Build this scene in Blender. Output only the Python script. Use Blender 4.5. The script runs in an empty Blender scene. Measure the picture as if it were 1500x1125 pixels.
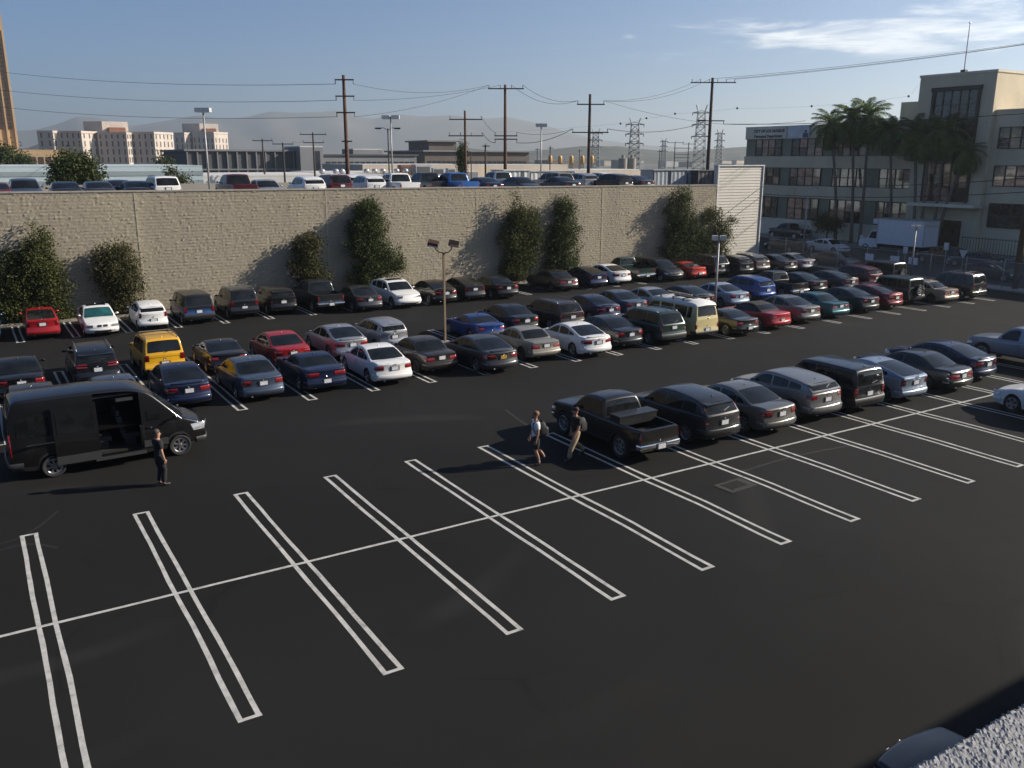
import bpy, math, random
import numpy as np
from mathutils import Vector, Matrix
R = math.radians
random.seed(7); RNG = np.random.default_rng(7)
scene = bpy.context.scene
COL = scene.collection

# ---------------------------------------------------------------- camera
F_PX, PITCH, ROLL, YAW = 1271.63, 0.25301, 0.00147, 0.55789      # solved from the stall markings
CAM = np.array([-0.23871, -19.17261, 9.54312])
_fw = np.array([math.sin(YAW)*math.cos(PITCH), math.cos(YAW)*math.cos(PITCH), -math.sin(PITCH)])
_r0 = np.array([math.cos(YAW), -math.sin(YAW), 0.0]); _u0 = np.cross(_r0, _fw)
_rt = math.cos(ROLL)*_r0 + math.sin(ROLL)*_u0
_up = -math.sin(ROLL)*_r0 + math.cos(ROLL)*_u0
cd = bpy.data.cameras.new('camera'); cam = bpy.data.objects.new('camera', cd); COL.objects.link(cam)
cam.matrix_world = Matrix(((_rt[0], _up[0], -_fw[0], CAM[0]), (_rt[1], _up[1], -_fw[1], CAM[1]),
                           (_rt[2], _up[2], -_fw[2], CAM[2]), (0, 0, 0, 1)))
cd.sensor_fit = 'HORIZONTAL'; cd.angle = 2*math.atan(750/F_PX)
cd.clip_start = 0.1; cd.clip_end = 60000
scene.camera = cam

# ---------------------------------------------------------------- sun, sky, exposure
SUN_AZ, SUN_EL = R(110.5), R(25.6)
SUN_DIR = Vector((math.sin(SUN_AZ)*math.cos(SUN_EL), math.cos(SUN_AZ)*math.cos(SUN_EL), math.sin(SUN_EL)))
sl = bpy.data.lights.new('sun', 'SUN'); sl.energy = 5.0; sl.angle = R(0.5); sl.color = (1.0, 0.90, 0.77)
so = bpy.data.objects.new('sun', sl); COL.objects.link(so)
so.rotation_euler = SUN_DIR.to_track_quat('Z', 'Y').to_euler(); so.location = (60, -40, 60)
world = bpy.data.worlds.new('World'); scene.world = world; world.use_nodes = True
wn, wl = world.node_tree.nodes, world.node_tree.links
wn.clear()
w_out = wn.new('ShaderNodeOutputWorld'); w_bg = wn.new('ShaderNodeBackground'); w_bg.inputs[1].default_value = 0.058
sky = wn.new('ShaderNodeTexSky'); sky.sky_type = 'NISHITA'; sky.sun_disc = False
sky.sun_elevation = SUN_EL; sky.sun_rotation = SUN_AZ
sky.altitude = 100; sky.air_density = 0.85; sky.dust_density = 0.05; sky.ozone_density = 8.0
# thin cloud sheet: noise on a flat layer above the ground, all round the sky
tc = wn.new('ShaderNodeTexCoord'); sep = wn.new('ShaderNodeSeparateXYZ'); wl.new(tc.outputs['Generated'], sep.inputs[0])
def wm(op, a, b=None, clamp=False):
    n = wn.new('ShaderNodeMath'); n.operation = op; n.use_clamp = clamp
    for i, v in enumerate((a, b)):
        if v is None: continue
        if isinstance(v, (int, float)): n.inputs[i].default_value = v
        else: wl.new(v, n.inputs[i])
    return n.outputs[0]
zc = wm('MAXIMUM', sep.outputs['Z'], 0.03)
cx, cy = wm('DIVIDE', sep.outputs['X'], zc), wm('DIVIDE', sep.outputs['Y'], zc)
CB = R(52)          # thin cloud lies in long bands; u runs along a band, v across
cu = wm('SUBTRACT', wm('MULTIPLY', cx, math.cos(CB)), wm('MULTIPLY', cy, math.sin(CB)))
cv = wm('ADD', wm('MULTIPLY', cx, math.sin(CB)), wm('MULTIPLY', cy, math.cos(CB)))
comb = wn.new('ShaderNodeCombineXYZ'); wl.new(wm('MULTIPLY', cu, 0.55), comb.inputs[0]); wl.new(wm('MULTIPLY', cv, 0.5), comb.inputs[1])
fine = wn.new('ShaderNodeTexNoise'); fine.inputs['Scale'].default_value = 1.7; fine.inputs['Detail'].default_value = 10; fine.inputs['Roughness'].default_value = 0.66
fine.inputs['Distortion'].default_value = 0.5; wl.new(comb.outputs[0], fine.inputs[0])
big = wn.new('ShaderNodeTexNoise'); big.inputs['Scale'].default_value = 0.5; big.inputs['Detail'].default_value = 3; wl.new(comb.outputs[0], big.inputs[0])
bs = wm('SINE', wm('ADD', wm('MULTIPLY', wm('ADD', cv, wm('MULTIPLY', big.outputs[0], 1.2)), 2*math.pi/18.0), math.pi/2-2*math.pi*9.0/18.0))   # widely spaced bands
band = wm('SUBTRACT', wm('MULTIPLY', wm('POWER', wm('MAXIMUM', bs, 0.0), 4.0), 1.5), 0.82)
east = wn.new('ShaderNodeMapRange'); east.interpolation_type = 'SMOOTHSTEP'; east.inputs[1].default_value = -4.4; east.inputs[2].default_value = 0.6; east.inputs[3].default_value = -0.30; east.inputs[4].default_value = 0.02; wl.new(cu, east.inputs[0])
mixn = wm('ADD', wm('ADD', wm('MULTIPLY', band, 0.20), fine.outputs[0]), east.outputs[0])
cr = wn.new('ShaderNodeMapRange'); cr.interpolation_type = 'SMOOTHSTEP'; cr.inputs[1].default_value = 0.50; cr.inputs[2].default_value = 0.80
cr.inputs[3].default_value = 0; cr.inputs[4].default_value = 0.75; wl.new(mixn, cr.inputs[0])
fade = wn.new('ShaderNodeMapRange'); fade.inputs[1].default_value = 0.07; fade.inputs[2].default_value = 0.11; wl.new(sep.outputs['Z'], fade.inputs[0])
cf = wm('MULTIPLY', cr.outputs[0], fade.outputs[0], True)
mx = wn.new('ShaderNodeMix'); mx.data_type = 'RGBA'; wl.new(cf, mx.inputs[0]); wl.new(sky.outputs[0], mx.inputs[6]); mx.inputs[7].default_value = (16.0, 15.8, 15.4, 1)
wl.new(mx.outputs[2], w_bg.inputs[0]); wl.new(w_bg.outputs[0], w_out.inputs[0])
vs = scene.view_settings; vs.view_transform = 'Standard'; vs.look = 'None'; vs.gamma = 1; vs.exposure = 0.85; vs.use_curve_mapping = False
cy_ = scene.cycles; cy_.use_denoising = True; cy_.max_bounces = 6; cy_.diffuse_bounces = 2; cy_.glossy_bounces = 3; cy_.transparent_max_bounces = 12
cy_.volume_bounces = 0; cy_.caustics_reflective = False; cy_.caustics_refractive = False; cy_.sample_clamp_indirect = 6

# ---------------------------------------------------------------- pixel -> place
def ray(x, y): return _fw + _rt*(x-750)/F_PX + _up*(562.5-y)/F_PX
def gz(x, y, z=0.0): d = ray(x, y); return CAM + d*(z-CAM[2])/d[2]
def gy(x, y, Y): d = ray(x, y); return CAM + d*(Y-CAM[1])/d[1]
def gx(x, y, X): d = ray(x, y); return CAM + d*(X-CAM[0])/d[0]
def gd(x, y, dist): d = ray(x, y); return CAM + d*dist/math.hypot(d[0], d[1])
def ppm(P): return F_PX/float(np.dot(np.asarray(P)-CAM, _fw))      # photo pixels per metre there

# ---------------------------------------------------------------- mesh helpers
class MB:
    def __init__(s): s.v = []; s.f = []; s.m = []; s.mi = 0
    def add(s, vs_, fs_, mi=None):
        b = len(s.v); s.v.extend([tuple(map(float, p)) for p in vs_]); k = s.mi if mi is None else mi
        for f in fs_: s.f.append(tuple(b+i for i in f)); s.m.append(k)
    def box(s, c, d, rz=0, mi=None, rx=0, ry=0):
        M = Matrix.Rotation(rz, 3, 'Z') @ Matrix.Rotation(ry, 3, 'Y') @ Matrix.Rotation(rx, 3, 'X')
        vs_ = [Vector(c) + M @ Vector((sx*d[0]/2, sy*d[1]/2, sz*d[2]/2)) for sx in (-1, 1) for sy in (-1, 1) for sz in (-1, 1)]
        s.add(vs_, [(0, 1, 3, 2), (4, 6, 7, 5), (0, 4, 5, 1), (2, 3, 7, 6), (0, 2, 6, 4), (1, 5, 7, 3)], mi)
    def bbox(s, a, b, mi=None): s.box([(a[i]+b[i])/2 for i in range(3)], [abs(b[i]-a[i]) for i in range(3)], mi=mi)
    def tube(s, pts, rad, n=8, mi=None, cap=True):
        pts = [Vector(p) for p in pts]; rad = rad if hasattr(rad, '__len__') else [rad]*len(pts)
        vs_ = []; fs_ = []
        t0 = (pts[1]-pts[0]).normalized(); up = Vector((0, 0, 1)) if abs(t0.z) < .9 else Vector((1, 0, 0))
        for i, p in enumerate(pts):
            t = (pts[min(i+1, len(pts)-1)]-pts[max(i-1, 0)]).normalized()
            a = t.cross(up).normalized(); b = a.cross(t).normalized()
            for k in range(n):
                an = 2*math.pi*k/n; vs_.append(p+(a*math.cos(an)+b*math.sin(an))*rad[i])
        for i in range(len(pts)-1):
            for k in range(n): fs_.append((i*n+k, i*n+(k+1) % n, (i+1)*n+(k+1) % n, (i+1)*n+k))
        if cap: fs_.append(tuple(range(n))[::-1]); fs_.append(tuple((len(pts)-1)*n+k for k in range(n)))
        s.add(vs_, fs_, mi)
    def lathe(s, prof, n=20, axis='Z', c=(0, 0, 0), mi=None, mis=None):
        vs_ = []; 
        for r, h in prof:
            for k in range(n):
                a = 2*math.pi*k/n; x, y = r*math.cos(a), r*math.sin(a)
                q = (x, y, h) if axis == 'Z' else ((h, x, y) if axis == 'X' else (x, h, y))
                vs_.append((c[0]+q[0], c[1]+q[1], c[2]+q[2]))
        b = len(s.v); s.v.extend(vs_)
        for i in range(len(prof)-1):
            for k in range(n):
                s.f.append((b+i*n+k, b+i*n+(k+1) % n, b+(i+1)*n+(k+1) % n, b+(i+1)*n+k)); s.m.append(mis[i] if mis else (s.mi if mi is None else mi))
    def grid(s, P, mi=None, close=False):
        n = len(P); m = len(P[0]); vs_ = [p for row in P for p in row]
        s.add(vs_, [(i*m+j, i*m+j+1, (i+1)*m+j+1, (i+1)*m+j) for i in range(n-1) for j in range(m-1)], mi)
    def prism(s, poly, z0, z1, mi=None):
        n = len(poly); s.add([(x, y, z0) for x, y in poly]+[(x, y, z1) for x, y in poly],
            [tuple(range(n))[::-1], tuple(range(n, 2*n))]+[(i, (i+1) % n, n+(i+1) % n, n+i) for i in range(n)], mi)
    def mesh(s, name, mats, smooth=False, angle=None):
        me = bpy.data.meshes.new(name); me.from_pydata(s.v, [], s.f)
        for m in (mats if isinstance(mats, (list, tuple)) else [mats]): me.materials.append(m)
        me.polygons.foreach_set('material_index', s.m)
        if smooth: me.polygons.foreach_set('use_smooth', [True]*len(s.f))
        me.update(); me.validate()
        if smooth and angle: me.set_sharp_from_angle(angle=R(angle))
        return me
    def build(s, name, mats, parent=None, smooth=False, angle=None, loc=None):
        return obj(name, s.mesh(name, mats, smooth, angle), parent, loc)
def obj(name, me, parent=None, loc=None, rot=None):
    o = bpy.data.objects.new(name, me); COL.objects.link(o)
    if loc is not None: o.location = loc
    if rot is not None: o.rotation_euler = rot
    if parent is not None: o.parent = parent
    return o
def tag(o, label, cat, group=None):
    o['label'] = label; o['category'] = cat
    if group: o['group'] = group
    return o
def thing(name, label, cat, loc=(0, 0, 0), rz=0, group=None):
    o = obj(name, None, None, loc, (0, 0, rz)); o.empty_display_size = 0.2
    return tag(o, label, cat, group)
def struct(o): o['kind'] = 'structure'; return o
def stuff(o): o['kind'] = 'stuff'; return o

# ---------------------------------------------------------------- materials
def srgb(r, g, b): return tuple(((c/255)/12.92 if c/255 <= .04045 else ((c/255+.055)/1.055)**2.4) for c in (r, g, b))
class NT:
    def __init__(s, name):
        s.mat = bpy.data.materials.new(name); s.mat.use_nodes = True; s.n = s.mat.node_tree.nodes; s.l = s.mat.node_tree.links
        s.b = s.n['Principled BSDF']; s.out = s.n['Material Output']
    def new(s, t, **kw):
        n = s.n.new(t)
        for k, v in kw.items():
            if k in n.inputs: 
                if hasattr(v, 'links') or hasattr(v, 'is_linked'): s.l.new(v, n.inputs[k])
                else: n.inputs[k].default_value = v
            else: setattr(n, k, v)
        return n
    def coord(s, which='Object', scale=(1, 1, 1), rot=(0, 0, 0)):
        t = s.n.new('ShaderNodeTexCoord'); m = s.n.new('ShaderNodeMapping'); m.inputs['Scale'].default_value = scale; m.inputs['Rotation'].default_value = rot
        s.l.new(t.outputs[which], m.inputs[0]); return m.outputs[0]
    def pos(s, scale=(1, 1, 1), rot=(0, 0, 0)):
        t = s.n.new('ShaderNodeNewGeometry'); m = s.n.new('ShaderNodeMapping'); m.inputs['Scale'].default_value = scale; m.inputs['Rotation'].default_value = rot
        s.l.new(t.outputs['Position'], m.inputs[0]); return m.outputs[0]
    def noise(s, vec, scale, detail=4, rough=.55, dist=0):
        n = s.n.new('ShaderNodeTexNoise'); s.l.new(vec, n.inputs[0]); n.inputs['Scale'].default_value = scale
        n.inputs['Detail'].default_value = detail; n.inputs['Roughness'].default_value = rough; n.inputs['Distortion'].default_value = dist; return n.outputs[0]
    def ramp(s, fac, stops):
        n = s.n.new('ShaderNodeValToRGB'); s.l.new(fac, n.inputs[0]); e = n.color_ramp.elements
        while len(e) < len(stops): e.new(0.5)
        for i, (p, c) in enumerate(stops): e[i].position = p; e[i].color = (*c, 1) if len(c) == 3 else c
        return n.outputs[0]
    def mix(s, fac, a, b, mode='MIX'):
        n = s.n.new('ShaderNodeMix'); n.data_type = 'RGBA'; n.blend_type = mode
        for i, v in ((0, fac), (6, a), (7, b)):
            if isinstance(v, (int, float)): n.inputs[i].default_value = v
            elif isinstance(v, tuple): n.inputs[i].default_value = (*v, 1) if len(v) == 3 else v
            else: s.l.new(v, n.inputs[i])
        return n.outputs[2]
    def math(s, op, a, b=0.0, clamp=False):
        n = s.n.new('ShaderNodeMath'); n.operation = op; n.use_clamp = clamp
        for i, v in ((0, a), (1, b)):
            if isinstance(v, (int, float)): n.inputs[i].default_value = v
            else: s.l.new(v, n.inputs[i])
        return n.outputs[0]
    def bump(s, h, strength=.5, dist=.02):
        n = s.n.new('ShaderNodeBump'); s.l.new(h, n.inputs['Height']); n.inputs['Strength'].default_value = strength; n.inputs['Distance'].default_value = dist
        s.l.new(n.outputs[0], s.b.inputs['Normal']); return n
    def set(s, **kw):
        for k, v in kw.items():
            k = k.replace('_', ' ')
            if hasattr(v, 'links'): s.l.new(v, s.b.inputs[k])
            else: s.b.inputs[k].default_value = (*v, 1) if isinstance(v, tuple) and len(v) == 3 else v
        return s.mat
_M = {}
def plain(name, c, rough=.6, metal=0.0, var=.25, scale=3.0, coat=0.0, spec=.5, bump=0.0):
    if name in _M: return _M[name]
    t = NT(name); p = t.coord('Object'); n = t.noise(p, scale, 5, .6)
    c2 = t.ramp(n, [(.3, tuple(x*(1-var) for x in c)), (.7, tuple(min(1, x*(1+var*.6)) for x in c))])
    t.set(Base_Color=c2, Roughness=rough, Metallic=metal, Coat_Weight=coat, Specular_IOR_Level=spec)
    if bump: t.bump(t.noise(p, scale*8, 4), bump, .01)
    _M[name] = t.mat; return t.mat
def paint(name, c, metal=.35, rough=.34):
    key = 'paint_'+name
    if key in _M: return _M[key]
    t = NT(key); p = t.coord('Object'); oi = t.n.new('ShaderNodeObjectInfo')
    n = t.noise(p, 2.3, 5, .6); n2 = t.noise(p, 60, 2)
    dust = t.math('MULTIPLY', t.math('ADD', n, t.math('MULTIPLY', n2, .35)), .03)
    g = t.n.new('ShaderNodeNewGeometry'); sp = t.n.new('ShaderNodeSeparateXYZ'); t.l.new(g.outputs['Normal'], sp.inputs[0])
    up = t.math('MULTIPLY', sp.outputs['Z'], 1.0, True)
    d = t.math('MULTIPLY', dust, t.math('ADD', t.math('MULTIPLY', up, .55), .35), True)
    cc = t.mix(d, c, (.22, .2, .17))
    t.set(Base_Color=cc, Metallic=metal, Roughness=t.math('ADD', t.math('MULTIPLY', n, .14), rough-.07), Coat_Weight=.55, Coat_Roughness=t.math('ADD', t.math('MULTIPLY', n, .12), .03))
    _M[key] = t.mat; return t.mat
M = {}
M['black'] = plain('black_plastic', (.013, .013, .014), .55, var=.2)
M['under'] = plain('dark_underside', (.008, .008, .008), .9, var=.2)
M['tyre'] = plain('tyre_rubber', (.02, .02, .021), .85, var=.2)
M['alloy'] = plain('wheel_alloy', (.42, .42, .43), .32, .85, var=.1)
M['steelwheel'] = plain('dark_wheel', (.06, .06, .065), .45, .6, var=.1)
M['chrome'] = plain('chrome', (.7, .7, .7), .12, 1.0, var=.05)
M['plate'] = plain('number_plate', (.62, .63, .66), .4, var=.18, scale=14)
M['red_lens'] = plain('red_lens', (.21, .007, .009), .12, coat=1.0, var=.3, scale=9)
M['clear_lens'] = plain('clear_lens', (.55, .55, .55), .08, .5, coat=1.0, var=.3, scale=9)
M['amber_lens'] = plain('amber_lens', (.7, .2, .02), .12, coat=1.0)
M['rail'] = plain('roof_rail_metal', (.35, .35, .36), .35, .8, var=.1)
M['fabric_black'] = plain('soft_top_fabric', (.02, .02, .02), .9, var=.3)
M['seat'] = plain('grey_seat_fabric', (.05, .05, .055), .9, var=.2)
def glass_mat(name, c, rough=.04):
    t = NT(name); p = t.coord('Object'); n = t.noise(p, 1.6, 3)
    cc = t.ramp(n, [(.35, tuple(x*.55 for x in c)), (.68, tuple(x*1.35 for x in c))])
    return t.set(Base_Color=cc, Roughness=rough, Specular_IOR_Level=.34)
M['glass'] = glass_mat('car_glass', (.010, .012, .013))
M['glass_light'] = glass_mat('car_glass_clear', (.06, .072, .075))

# ================================================================ SETTING
def asphalt(name, base, marks=True):
    t = NT(name); p = t.pos()
    big = t.noise(p, .07, 4, .55, .4); mid = t.noise(p, .6, 6, .6); fine = t.noise(p, 38, 3, .7); grit = t.noise(p, 160, 2, .7)
    c = t.ramp(big, [(.33, tuple(x*.74 for x in base)), (.68, tuple(x*1.30 for x in base))])
    c = t.mix(t.math('MULTIPLY', mid, .28), c, tuple(x*1.55 for x in base))
    sp = t.ramp(grit, [(.60, (0, 0, 0)), (.78, (1, 1, 1))]); c = t.mix(t.math('MULTIPLY', sp, .10), c, (.10, .098, .092))
    c = t.mix(t.math('MULTIPLY', t.ramp(fine, [(.3, (1, 1, 1)), (.55, (0, 0, 0))]), .22), c, tuple(x*.6 for x in base))
    if marks:
        # pale scuffed arcs where cars turn, and sealed cracks
        w = t.n.new('ShaderNodeTexVoronoi'); w.feature = 'DISTANCE_TO_EDGE'; pv = t.pos((.085, .13, 1)); nz = t.n.new('ShaderNodeTexNoise'); nz.inputs['Scale'].default_value = 1.2
        t.l.new(pv, nz.inputs[0]); vv = t.mix(.35, pv, nz.outputs[1], 'ADD'); t.l.new(vv, w.inputs[0]); w.inputs['Scale'].default_value = 1.0
        cr_ = t.ramp(w.outputs[0], [(.0, (1, 1, 1)), (.006, (0, 0, 0))]); brk = t.ramp(t.noise(p, .35, 3), [(.50, (0, 0, 0)), (.6, (1, 1, 1))])
        c = t.mix(t.math('MULTIPLY', t.math('MULTIPLY', cr_, brk), .5), c, tuple(x*.35 for x in base))
        wv = t.n.new('ShaderNodeTexWave'); wv.wave_type = 'RINGS'; wv.rings_direction = 'Z'; pw = t.pos((.03, .045, 1)); t.l.new(pw, wv.inputs[0]); wv.inputs['Scale'].default_value = 1.4
        wv.inputs['Distortion'].default_value = 9; wv.inputs['Detail'].default_value = 1.2; wv.inputs['Detail Scale'].default_value = .7
        arc = t.ramp(wv.outputs[1], [(.90, (0, 0, 0)), (.99, (1, 1, 1))]); gate = t.ramp(t.noise(p, .16, 2), [(.52, (0, 0, 0)), (.66, (1, 1, 1))])
        c = t.mix(t.math('MULTIPLY', t.math('MULTIPLY', arc, gate), .06), c, (.12, .115, .105))
        oil = t.ramp(t.noise(p, .9, 2), [(.70, (0, 0, 0)), (.80, (1, 1, 1))]); c = t.mix(t.math('MULTIPLY', oil, .45), c, tuple(x*.4 for x in base))
    t.set(Base_Color=c, Roughness=t.math('ADD', t.math('MULTIPLY', mid, .18), .72), Specular_IOR_Level=.13)
    t.bump(t.math('ADD', fine, t.math('MULTIPLY', grit, .5)), .35, .006); return t.mat
M['asphalt'] = asphalt('lot_asphalt', (.0128, .0126, .0120))
M['road'] = asphalt('street_asphalt', (.04, .04, .039), False)
def concrete(name, base, sc=1.0):
    t = NT(name); p = t.pos(); a = t.noise(p, .5*sc, 5, .6); b = t.noise(p, 9*sc, 4, .6)
    c = t.mix(b, t.ramp(a, [(.3, tuple(x*.78 for x in base)), (.7, tuple(x*1.12 for x in base))]), tuple(x*.7 for x in base)); 
    t.set(Base_Color=c, Roughness=.85, Specular_IOR_Level=.3); t.bump(b, .2, .01); return t.mat
M['concrete'] = concrete('pale_concrete', (.33, .31, .28))
t = NT('city_ground'); p = t.pos(); n1 = t.noise(p, .012, 6, .65); n2 = t.noise(p, .1, 5)
M['land'] = t.set(Base_Color=t.mix(n2, t.ramp(n1, [(.35, (.045, .045, .04)), (.5, (.085, .08, .072)), (.65, (.12, .11, .1))]), (.08, .09, .06)), Roughness=.95)
t = NT('marking_paint'); p = t.pos(); n = t.noise(p, 3.2, 6, .68); n2 = t.noise(p, 45, 3)
wear = t.math('ADD', t.math('MULTIPLY', n, .7), t.math('MULTIPLY', n2, .3))
M['mark'] = t.set(Base_Color=t.ramp(wear, [(.33, (.15, .147, .14)), (.45, (.40, .395, .37)), (.62, (.53, .525, .50))]), Roughness=.7, Specular_IOR_Level=.3)

g = MB(); S_ = 12400; g.add([(-S_, -S_, 0), (S_, -S_, 0), (S_, S_, 0), (-S_, S_, 0)], [(0, 1, 2, 3)])
struct(g.build('ground', M['land'], loc=(0, 0, -.10)))
g = MB(); g.add([(-70, -19.9, 0), (66.2, -19.9, 0), (66.2, 40.5, 0), (-70, 40.5, 0)], [(0, 1, 2, 3)])
lot = struct(g.build('parking_lot', M['asphalt']))

# ---- stall markings (hairpins of 10 cm paint lines)
def strip(mb, pts, w, z=.004):
    P = []
    for i, (x, y) in enumerate(pts):
        a = pts[max(i-1, 0)]; b = pts[min(i+1, len(pts)-1)]; dx, dy = b[0]-a[0], b[1]-a[1]; l = math.hypot(dx, dy) or 1
        ww = w*(1+random.uniform(-.07, .07)); nx, ny = -dy/l*ww/2, dx/l*ww/2; P.append([(x+nx, y+ny, z), (x-nx, y-ny, z)])
    mb.grid(P)
def hairpin(x, y0, y1, gap=.326, kink=0.0, ends=(True, True), yk=-2.2):
    mb = MB(); 
    for j in (0, 1):
        ph = random.uniform(0, 6); pts = []
        for i in range(15):
            y = y0+(y1-y0)*i/14; k = kink*max(0, 1-abs(y-yk)/2.4)
            pts.append((x+j*gap+k+.008*math.sin(y*1.3+ph)+.003*math.sin(y*4.1+2*ph), y))
        strip(mb, pts, .10, .004+.0006*j)
    for e, y in zip(ends, (y0, y1)):
        if e: s_ = 1 if y == y0 else -1; strip(mb, [(x-.05, y+s_*.045), (x+gap/2, y+s_*.045), (x+gap+.05, y+s_*.045)], .09, .006)
    mb.build('stall_marking', M['mark'], lot)
for k in range(-2, 17): hairpin(k*2.75, -5.45, 5.41, kink=(.07 if k >= 5 else .02))
BX = [-5.9, -3.1, -.3, 2.45, 5.2, 7.97, 10.83, 13.6, 16.32, 19.11, 21.7, 24.28, 26.88, 29.45, 32.05, 34.75, 37.6, 40.5, 43.8, 46.7, 49.6, 52.3, 55.0, 57.8, 60.3]
for x in BX: hairpin(x, 14.2, 25.15)
for k in range(-4, 23): hairpin(1.4+2.72*k, 33.5, 38.9, ends=(True, False))
for y, xa, xb in ((0, -12, 47), (19.68, -12, 62)):
    mb = MB(); strip(mb, [(xa+(xb-xa)*i/60, y+.006*math.sin(i*1.7)) for i in range(61)], .10, .0075); mb.build('divider_marking', M['mark'], lot)
# faint tyre scuffs, traced on the asphalt
M['scuff_pale'] = plain('pale_tyre_scuff', (.0140, .0137, .0131), .9, var=.3, scale=2); M['scuff_dark'] = plain('dark_tyre_scuff', (.006, .006, .006), .85, var=.3, scale=2)
for pts, w, mt in (([(0, 806), (25, 799), (52, 796), (85, 803)], .10, 'scuff_dark'), ([(0, 797), (30, 788), (60, 770), (85, 748)], .08, 'scuff_dark'), 
        ([(740, 600), (760, 615), (775, 625)], .10, 'scuff_pale'), ([(1090, 690), (1160, 668), (1260, 650)], .08, 'scuff_pale')):
    W_ = [gz(a_, b_)[:2] for a_, b_ in pts]; Q = [np.array(q) for q in W_]
    for _ in range(3): Q = [Q[0]]+[r_ for a_, b_ in zip(Q[:-1], Q[1:]) for r_ in (a_*.75+b_*.25, a_*.25+b_*.75)]+[Q[-1]]
    mb = MB(); strip(mb, [tuple(q) for q in Q], w, .003); mb.build('tyre_scuff', M[mt], lot)
# drain grate by the fifth empty stall
c0 = gz(1077, 711); dt = thing('drain_grate', 'rusty metal drain grate let into the asphalt beside a stall line', 'drain', (c0[0], c0[1], 0), R(3))
M['rust'] = plain('rusty_iron', (.035, .03, .025), .8, .2, var=.5, scale=12)
M['patch'] = plain('patched_concrete', (.030, .028, .025), .9, var=.4, scale=6, bump=.3)
mb = MB(); mb.box((0, 0, .006), (1.15, .72, .012)); mb.build('concrete_surround', M['patch'], dt)
for i in range(9): mb = MB(); mb.box((-.32+i*.08, 0, .016), (.045, .46, .02)); mb.build('bar', M['rust'], dt)
for sy in (-.245, .245): mb = MB(); mb.box((0, sy, .015), (.74, .04, .02)); mb.build('frame', M['rust'], dt)

# ---- kerb, planting strip
t = NT('kerb_concrete'); p = t.pos(); M['kerb'] = t.set(Base_Color=t.ramp(t.noise(p, .8, 5), [(.3, (.2, .185, .165)), (.7, (.34, .31, .27))]), Roughness=.85)
M['kerb_red'] = plain('red_kerb_paint', (.30, .09, .04), .7, var=.4, scale=3)
mb = MB(); mb.bbox((-70, 38.95, -.05), (65.6, 39.12, .15)); kb = struct(mb.build('kerb', M['kerb']))
mb = MB(); mb.bbox((33.0, 38.93, .0), (36.6, 39.14, .155)); mb.build('red_painted_section', M['kerb_red'], kb)
t = NT('bark_mulch'); p = t.pos(); M['mulch'] = t.set(Base_Color=t.ramp(t.noise(p, 4, 6, .7), [(.35, (.03, .02, .013)), (.6, (.10, .065, .04)), (.75, (.17, .12, .075))]), Roughness=.95)
g = MB(); g.grid([[(-70+i*1.0, 39.12+j*.3, .10+random.uniform(-.02, .05)) for j in range(5)] for i in range(136)]); struct(g.build('planting_strip', M['mulch']))

# ---- the tall split-face block wall that carries the upper deck
WY = 40.3
def wall_top(x): return 7.62 + (7.28-7.62)*(x-1.8)/(60-1.8)
t = NT('split_face_block'); p = t.pos(); oc = t.n.new('ShaderNodeSeparateXYZ'); t.l.new(p, oc.inputs[0])
cb = t.n.new('ShaderNodeCombineXYZ'); t.l.new(oc.outputs[0], cb.inputs[0]); t.l.new(oc.outputs[2], cb.inputs[1])
br = t.n.new('ShaderNodeTexBrick'); t.l.new(cb.outputs[0], br.inputs[0]); br.inputs['Scale'].default_value = 1; br.inputs['Brick Width'].default_value = .4; br.inputs['Row Height'].default_value = .2
br.inputs['Mortar Size'].default_value = .012; br.inputs['Color1'].default_value = (.35, .308, .228, 1); br.inputs['Color2'].default_value = (.315, .277, .203, 1); br.inputs['Mortar'].default_value = (.295, .258, .19, 1)
st = t.noise(t.pos((.9, 1, .12)), .55, 5, .6); fn = t.noise(p, 9, 4, .7)
c = t.mix(t.ramp(st, [(.33, (.9,)*3), (.64, (0,)*3)]), br.outputs[0], (.27, .24, .19)); c = t.mix(t.math('MULTIPLY', fn, .35), c, (.235, .208, .165))
t.set(Base_Color=c, Roughness=.95, Specular_IOR_Level=.15); t.bump(fn, .6, .03); M['block'] = t.mat
wallT = thing('block_wall', 'long tan split-face block wall holding up the parking deck', 'wall', (20, WY, 0))
xs = np.arange(-22, 59.15, .1333); nz = 77; CJ = (9.05, 21.5, 33.6, 45.8)
P = []
for i, x in enumerate(xs):
    row = []; tp = wall_top(x)
    for j in range(nz):
        z = tp*j/(nz-1); joint = (j % 2 == 0)
        d = .012+RNG.random()*.019+(.022 if RNG.random() < .08 else 0)-(.020 if RNG.random() < .05 else 0) if not joint else .008+RNG.random()*.014
        if min(abs(x-q) for q in CJ) < .08: d = .03
        row.append((x-20+RNG.uniform(-.03, .03), -d if 0 < j < nz-1 else -.01, z))
    P.append(row)
mb = MB(); mb.grid(P); mb.build('block_face', M['block'], wallT)
mb = MB(); x0, x1 = xs[0]-20, xs[-1]-20
mb.add([(x0, 0, 0), (x1, 0, 0), (x1, .4, 0), (x0, .4, 0), (x0, 0, wall_top(x0+20)-.01), (x1, 0, wall_top(x1+20)-.01), (x1, .4, wall_top(x1+20)-.01), (x0, .4, wall_top(x0+20)-.01)],
       [(4, 5, 6, 7), (3, 2, 6, 7)[::-1], (1, 2, 6, 5), (0, 4, 7, 3)]); mb.build('wall_core', M['block'], wallT)
M['cap'] = plain('wall_cap_concrete', (.31, .285, .24), .9, var=.2)
mb = MB()
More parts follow.
